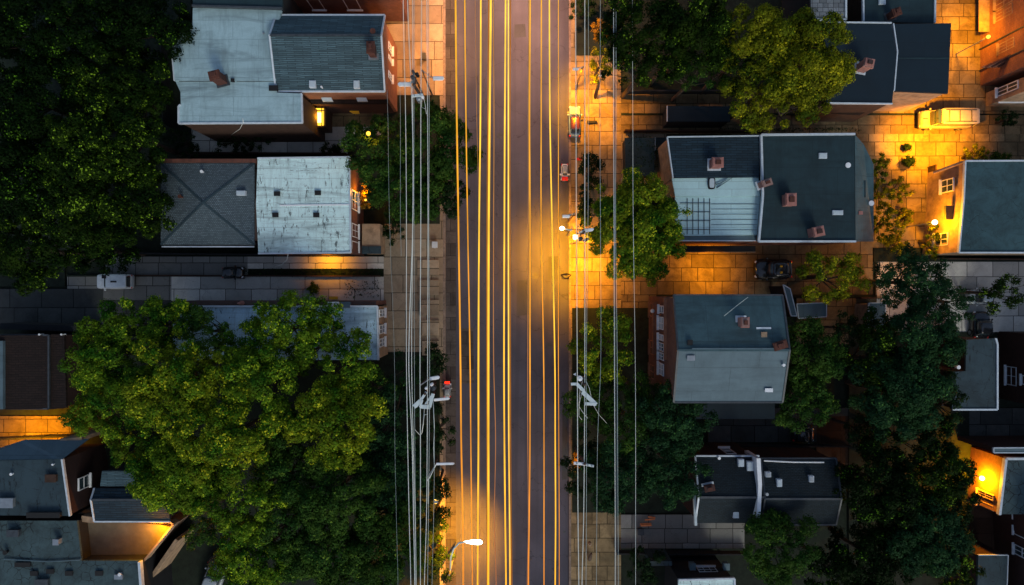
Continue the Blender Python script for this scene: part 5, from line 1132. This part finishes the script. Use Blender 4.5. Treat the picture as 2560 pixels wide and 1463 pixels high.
strand('overhead_cable', 'dark cable core between the close east cable pair', 'cable', EC, list(zip(Y, [1537, 1537, 1537, 1539.5, 1540.5, 1541.5, 1542])), 8.8, .045, 'cable_dark')
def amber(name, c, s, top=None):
    """light trail as a glowing tube: hotter towards the north end of the street"""
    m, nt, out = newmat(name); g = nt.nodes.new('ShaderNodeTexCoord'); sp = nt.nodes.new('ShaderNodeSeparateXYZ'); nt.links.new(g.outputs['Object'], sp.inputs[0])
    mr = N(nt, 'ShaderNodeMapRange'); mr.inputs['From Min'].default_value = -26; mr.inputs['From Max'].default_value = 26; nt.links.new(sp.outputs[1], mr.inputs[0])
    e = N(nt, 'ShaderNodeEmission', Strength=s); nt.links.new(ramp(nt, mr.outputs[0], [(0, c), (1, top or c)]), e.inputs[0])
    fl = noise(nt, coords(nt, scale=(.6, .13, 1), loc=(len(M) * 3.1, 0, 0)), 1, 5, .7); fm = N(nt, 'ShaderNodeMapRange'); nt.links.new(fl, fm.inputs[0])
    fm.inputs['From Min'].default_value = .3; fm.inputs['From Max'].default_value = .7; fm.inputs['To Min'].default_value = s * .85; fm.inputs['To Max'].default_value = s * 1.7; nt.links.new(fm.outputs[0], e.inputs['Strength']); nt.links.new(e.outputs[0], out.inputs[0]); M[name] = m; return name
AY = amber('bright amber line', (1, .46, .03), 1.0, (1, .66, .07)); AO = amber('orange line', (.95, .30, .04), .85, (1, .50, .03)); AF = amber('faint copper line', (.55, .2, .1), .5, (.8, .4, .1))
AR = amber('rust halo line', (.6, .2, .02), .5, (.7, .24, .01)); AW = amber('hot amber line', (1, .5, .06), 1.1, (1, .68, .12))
GA = 'light trails over the road, built as glowing tubes'
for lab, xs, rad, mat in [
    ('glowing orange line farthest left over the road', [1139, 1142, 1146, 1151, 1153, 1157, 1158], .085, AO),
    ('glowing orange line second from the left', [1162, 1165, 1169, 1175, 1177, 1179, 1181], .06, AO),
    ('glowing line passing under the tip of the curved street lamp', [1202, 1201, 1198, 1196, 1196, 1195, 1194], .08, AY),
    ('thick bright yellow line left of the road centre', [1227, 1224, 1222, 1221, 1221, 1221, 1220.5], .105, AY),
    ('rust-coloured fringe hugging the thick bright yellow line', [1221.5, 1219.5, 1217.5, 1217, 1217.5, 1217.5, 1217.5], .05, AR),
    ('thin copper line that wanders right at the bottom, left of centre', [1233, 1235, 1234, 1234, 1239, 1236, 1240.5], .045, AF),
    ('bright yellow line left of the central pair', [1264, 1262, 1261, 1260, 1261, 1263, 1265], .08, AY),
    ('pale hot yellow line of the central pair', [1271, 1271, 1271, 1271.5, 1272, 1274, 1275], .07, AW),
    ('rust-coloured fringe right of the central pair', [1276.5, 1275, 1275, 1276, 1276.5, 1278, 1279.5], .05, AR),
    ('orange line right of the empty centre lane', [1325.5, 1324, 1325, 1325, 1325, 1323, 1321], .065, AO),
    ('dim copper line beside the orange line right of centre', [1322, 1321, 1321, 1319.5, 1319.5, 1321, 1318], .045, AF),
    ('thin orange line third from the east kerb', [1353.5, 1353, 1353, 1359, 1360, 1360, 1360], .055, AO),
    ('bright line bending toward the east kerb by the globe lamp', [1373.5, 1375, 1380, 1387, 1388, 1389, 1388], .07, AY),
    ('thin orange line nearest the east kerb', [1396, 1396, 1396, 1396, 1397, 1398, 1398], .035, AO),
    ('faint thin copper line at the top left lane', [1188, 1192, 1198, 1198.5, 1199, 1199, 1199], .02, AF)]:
    strand('light_trail', lab, 'light line', GA, list(zip(Y, xs)), 9.0, rad, mat, .1)

# ------------------------------------------------------------------ small things
def single(name, label, cat, m, mat, group=None, **k): return tag(m.build(name, M[mat], None, **k), label, cat, group)
for lab, pts in (('pale drooping cable curling off the pale stained roof', [(607, 296, 7.3), (608, 306, 7.2), (600, 322, 5), (578, 338, 3)]), ('pale drooping cable curling off the white roof', [(720, 636, 5.3), (717, 650, 4.4), (704, 662, 3), (688, 667, 2.2)])):
    m = MB(); m.tube([P(*p) for p in pts], .025, 6); single('loose_cable', lab, 'cable', m, 'cable', None, smooth=True)
a = P(1615, 1303); r = thing('plank_stack', 'stack of bright orange planks on the lower east driveway', 'planks', (a[0], a[1], 0))
for k, (x0, y0, x1, y1) in enumerate(((1620, 1292, 1638, 1294), (1612, 1300, 1637, 1297), (1600, 1310, 1628, 1309), (1602, 1314, 1629, 1313))):
    m = MB(); m.bar(P(x0, y0, .3 + k * .1), P(x1, y1, .3 + k * .1), .12, .08); m.build('plank', M['orange'], r)
m = MB(); c = P(1415, 690, .2); m.tube([(c[0] + .38 * math.cos(t) * (1 + .2 * math.sin(3 * t)), c[1] + .2 * math.sin(t), .2 + .08 * math.sin(5 * t)) for t in [k * .3 for k in range(45)]], .05, 6); single('hose_coil', 'dark tangled coil lying on the bright east kerb', 'coil', m, 'black')
def bin_(label, px, py, mat, w=.5, d=.5, h=.9):
    x, y, _ = P(px, py, h); r = thing('bin', label, 'bin', (x, y, 0), 'bins and boxes by the houses')
    m = MB(); m.loft([[(x + sx * w * k, y + sy * d * k, z) for sx, sy in ((-.5, -.5), (.5, -.5), (.5, .5), (-.5, .5))] for k, z in ((.8, .1), (1, h))]); m.build('bin_body', M[mat], r)
    m = MB(); m.box((x - w * .54, y - d * .54, h + .002), (x + w * .54, y + d * .54, h + .07)); m.box((x - w * .2, y - d * .6, h + .03), (x + w * .2, y - d * .54, h + .06)); m.build('lid', M[mat], r)
bin_('yellow bin beside the brown lean-to', 886, 273, 'yellow', .75, .5); bin_('pale bin right of the yellow one', 904, 268, 'trim', .5, .35)
bin_('yellow box above the blue-white roof', 834, 745, 'yellow', .7, .25, .5); bin_('pale utility box on the bright west pavement', 1060, 140, 'trim_dark', .3, .5, .8)
bin_('orange box beside the dark yard shelter', 1563, 362, 'orange', .3, .45, .4); bin_('white meter box below the curved lamp tree', 1090, 1253, 'trim', .35, .35, 1.0)
bin_('dark box on the driveway by the orange planks', 1602, 1330, 'trim_dark', .5, .5, .6); bin_('small red box under the dark kerb shrub', 1447, 398, 'red', .35, .18, .4)
bin_('pale box on the stepped west pavement', 1087, 612, 'trim', .45, .5, .6); bin_('dark bin on the upper east driveway kerb', 1480, 305, 'black', .8, .2, .3)
r = thing('front_steps', 'run of worn stone steps along the west kerb', 'steps', P(1075, 760))
for k in range(5):
    m = MB(); a, b = P(1044 + k * 3, 650 + k * 50), P(1098, 688 + k * 50); m.box((a[0], b[1], .1), (b[0], a[1], .26 + .05 * (k % 2))); m.build('step', M['slab_warm'], r, bevel=.02)
for px, py in ((1338, 690), (1372, 865), (1250, 340), (1411, 1330)):
    m = MB(); x, y, _ = P(px, py); m.tube([(x, y, .0), (x, y, .012)], .3 if px < 1400 else .12, 16); single('manhole_cover', 'dark round iron cover set in the road, ' + {1338: 'by the orange lamp pool', 1372: 'in the lower right lane', 1250: 'in the upper left lane', 1411: 'near the lower east kerb'}[px], 'manhole cover', m, 'trim_dark', 'covers set in the road')
r = thing('gravel_strip', 'pale speckled gravel strip beside the dark yard shelter', 'gravel strip', P(1650, 370))
m = MB(); a, b = P(1638, 345), P(1664, 400); m.box((a[0], b[1], .1), (b[0], a[1], .16)); m.build('gravel_bed', M['slate_flat2'], r)
m = MB(); m.box((a[0] - .08, b[1], .1), (a[0], a[1], .25)); m.build('edging', M['trim'], r)

# ------------------------------------------------------------------ lamps that light the street
lamp_light(1418, 610, 7.4, 4800, .25, 96, aim=(1420, 650), blend=1)              # globe lamp
lamp_light(1442, 620, 7.2, 2400, .2, 85, blend=1)
lamp_light(1404, 600, 7.6, 700, .25, 150)
lamp_light(1196, 1358, 9.2, 17000, .25, 76, aim=(1105, 1350), blend=1)
lamp_light(1190, 1356, 9.2, 400, .25, 150)
lamp_light(1096, 190, 8.2, 1200, .2, 80, aim=(1066, 110), blend=1)
lamp_light(1442, 178, 7.3, 4600, .2, 72, aim=(1478, 255), blend=1)
lamp_light(1060, 40, 6.0, 250, .2, 150)
lamp_light(1290, -160, 11, 7000, .5, 150, col=(1, .42, .2))                        # one unseen light for lamps up the street, added to warm the upper road
lamp_light(2405, 325, 6.5, 7000, .3, 86, aim=(2310, 345), blend=1)
lamp_light(2337, 552, 3.8, 500, .2)
lamp_light(2480, 50, 5.0, 2000, .3, 110, aim=(2385, 90), blend=1)
lamp_light(2466, 92, 4.0, 220, .15)
lamp_light(1790, 668, 3.4, 600, .2, 130, blend=1)
lamp_light(2200, 640, 4.0, 80, .2, 150)
lamp_light(20, 1100, 4.0, 1500, .2, 140, blend=1)
lamp_light(392, 1326, 4.6, 260, .1)
lamp_light(2456, 1198, 2.3, 1100, .15)
lamp_light(921, 334, 8.6, 60, .1)
lamp_light(912, 480, 3.1, 60, .1)
lamp_light(815, 650, 2.0, 160, .1, 140, blend=1)
lamp_light(797, 292, 2.6, 30, .2)
lamp_light(1450, 1152, 3.0, 40, .1)
